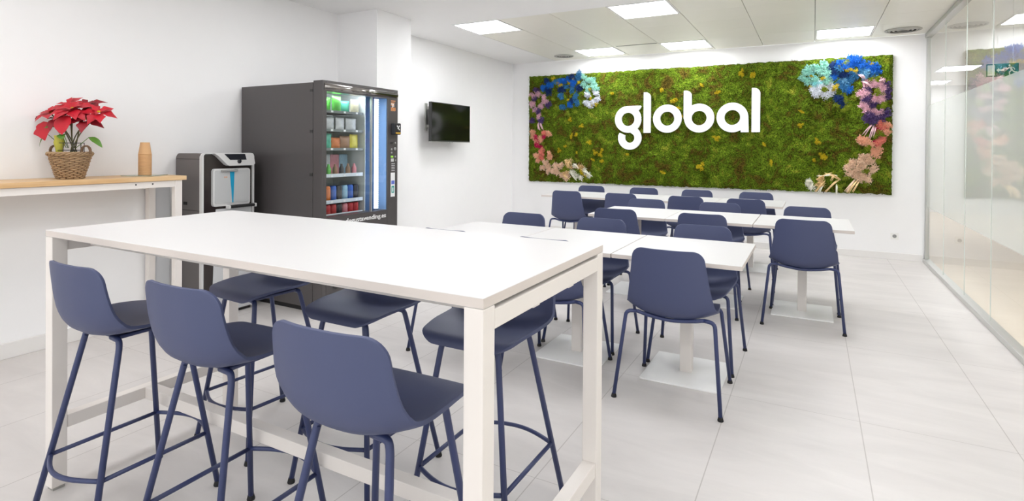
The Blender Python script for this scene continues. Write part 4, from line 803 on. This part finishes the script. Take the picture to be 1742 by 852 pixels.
for k, x0, z0, x1, z1 in FE:
    bm = BM(); yb = -0.085
    for s in range(3):
        o_ = random.uniform(-0.008, 0.008); mid = ((x0+x1)/2+o_*2, yb-0.03, (z0+z1)/2+0.012+o_)
        tube(bm, smooth_path([(x0+o_, yb+0.02, z0), mid, (x1+o_*2, yb-0.005, z1-o_)], 5), [0.0035+0.003*math.sin(PI*q/10) for q in range(11)], 5)
    obj('dried_grass_plume', bm, M['f_'+k], mw, True)
# lettering
def ring(cx, cz, ro, ri, y0, y1, bm, a0=0.0, a1=360.0, n=64):
    full = abs(a1-a0) >= 360; m_ = n if full else n+1; R = []
    for k in range(m_):
        t_ = math.radians(a0+(a1-a0)*k/n); c_, s_ = math.cos(t_), math.sin(t_)
        R.append([bm.verts.new((cx+q*c_, y, cz+q*s_)) for q, y in ((ro, y0), (ri, y0), (ri, y1), (ro, y1))])
    for k in range(m_ if full else m_-1):
        A, B = R[k], R[(k+1) % m_]
        for i in range(4): bm.faces.new((A[i], A[(i+1) % 4], B[(i+1) % 4], B[i]))
    if not full: bm.faces.new(R[0]); bm.faces.new(R[-1][::-1])
    bmesh.ops.recalc_face_normals(bm, faces=bm.faces)
ly0, ly1 = -0.118, -0.082
lt = thing('lettering', 'white raised letters reading global on the moss wall', 'sign', (0, YB, 0))
zb, xh, ri_ = 1.579, 0.2035, 0.102; zc = zb+xh
def lbar(x0, x1, z0=zb, z1=2.176, rr=0.075, y0=ly0):
    return prism(BM(), [(x0, z0), (x1, z0), (x1, z1-rr)]+[(x1-rr+rr*math.cos(PI/2*k/8), z1-rr+rr*math.sin(PI/2*k/8)) for k in range(1, 9)]+[(x0, z1)], 'y', y0, ly1)
bm = BM(); ring(-2.440, zc, 0.2, 0.1, ly0, ly1, bm)
prism(bm, [(-2.44, zc+0.2), (-2.248, zc+0.2), (-2.240, zc+0.188), (-2.250, zc+0.165), (-2.285, zc+0.125), (-2.36, zc+0.14)], 'y', ly0-0.0004, ly1)
ring(-2.412, 1.505, 0.176, 0.073, ly0-0.0008, ly1, bm, -170, 78); ring(-2.412, 1.505, 0.176, 0.073, ly0-0.0008, ly1, bm, 162, 190, 8) if False else None
prism(bm, [(-2.588, 1.475), (-2.484, 1.492), (-2.482, 1.545), (-2.565, 1.582), (-2.578, 1.565), (-2.588, 1.535)], 'y', ly0-0.0006, ly1)
obj('letter_g', bm, M['letter'], lt)
obj('letter_l', lbar(-2.204, -2.102), M['letter'], lt)
bm = BM(); ring(-1.860, zc, xh, ri_, ly0, ly1, bm); obj('letter_o', bm, M['letter'], lt)
bm = BM(); ring(-1.416, zc, xh, ri_, ly0, ly1, bm); b2 = prism(bm, [(-1.628, zc), (-1.628+0.108, zc-0.03), (-1.521, 2.10)]+[(-1.596+0.075*math.cos(PI/2*k/8), 2.101+0.075*math.sin(PI/2*k/8)) for k in range(1, 9)]+[(-1.628, 2.176)], 'y', ly0-0.0005, ly1)
prism(bm, [(-1.628, zc), (-1.52, zc), (-1.52, zc-0.02), (-1.615, zc-0.04)], 'y', ly0-0.0004, ly1); obj('letter_b', bm, M['letter'], lt)
bm = BM(); ring(-0.978, zc, xh, ri_, ly0, ly1, bm); prism(bm, [(-0.868, zb), (-0.768, zb), (-0.7745, zc), (-0.876, zc)], 'y', ly0-0.0005, ly1); obj('letter_a', bm, M['letter'], lt)
obj('letter_l', lbar(-0.733, -0.628), M['letter'], lt)
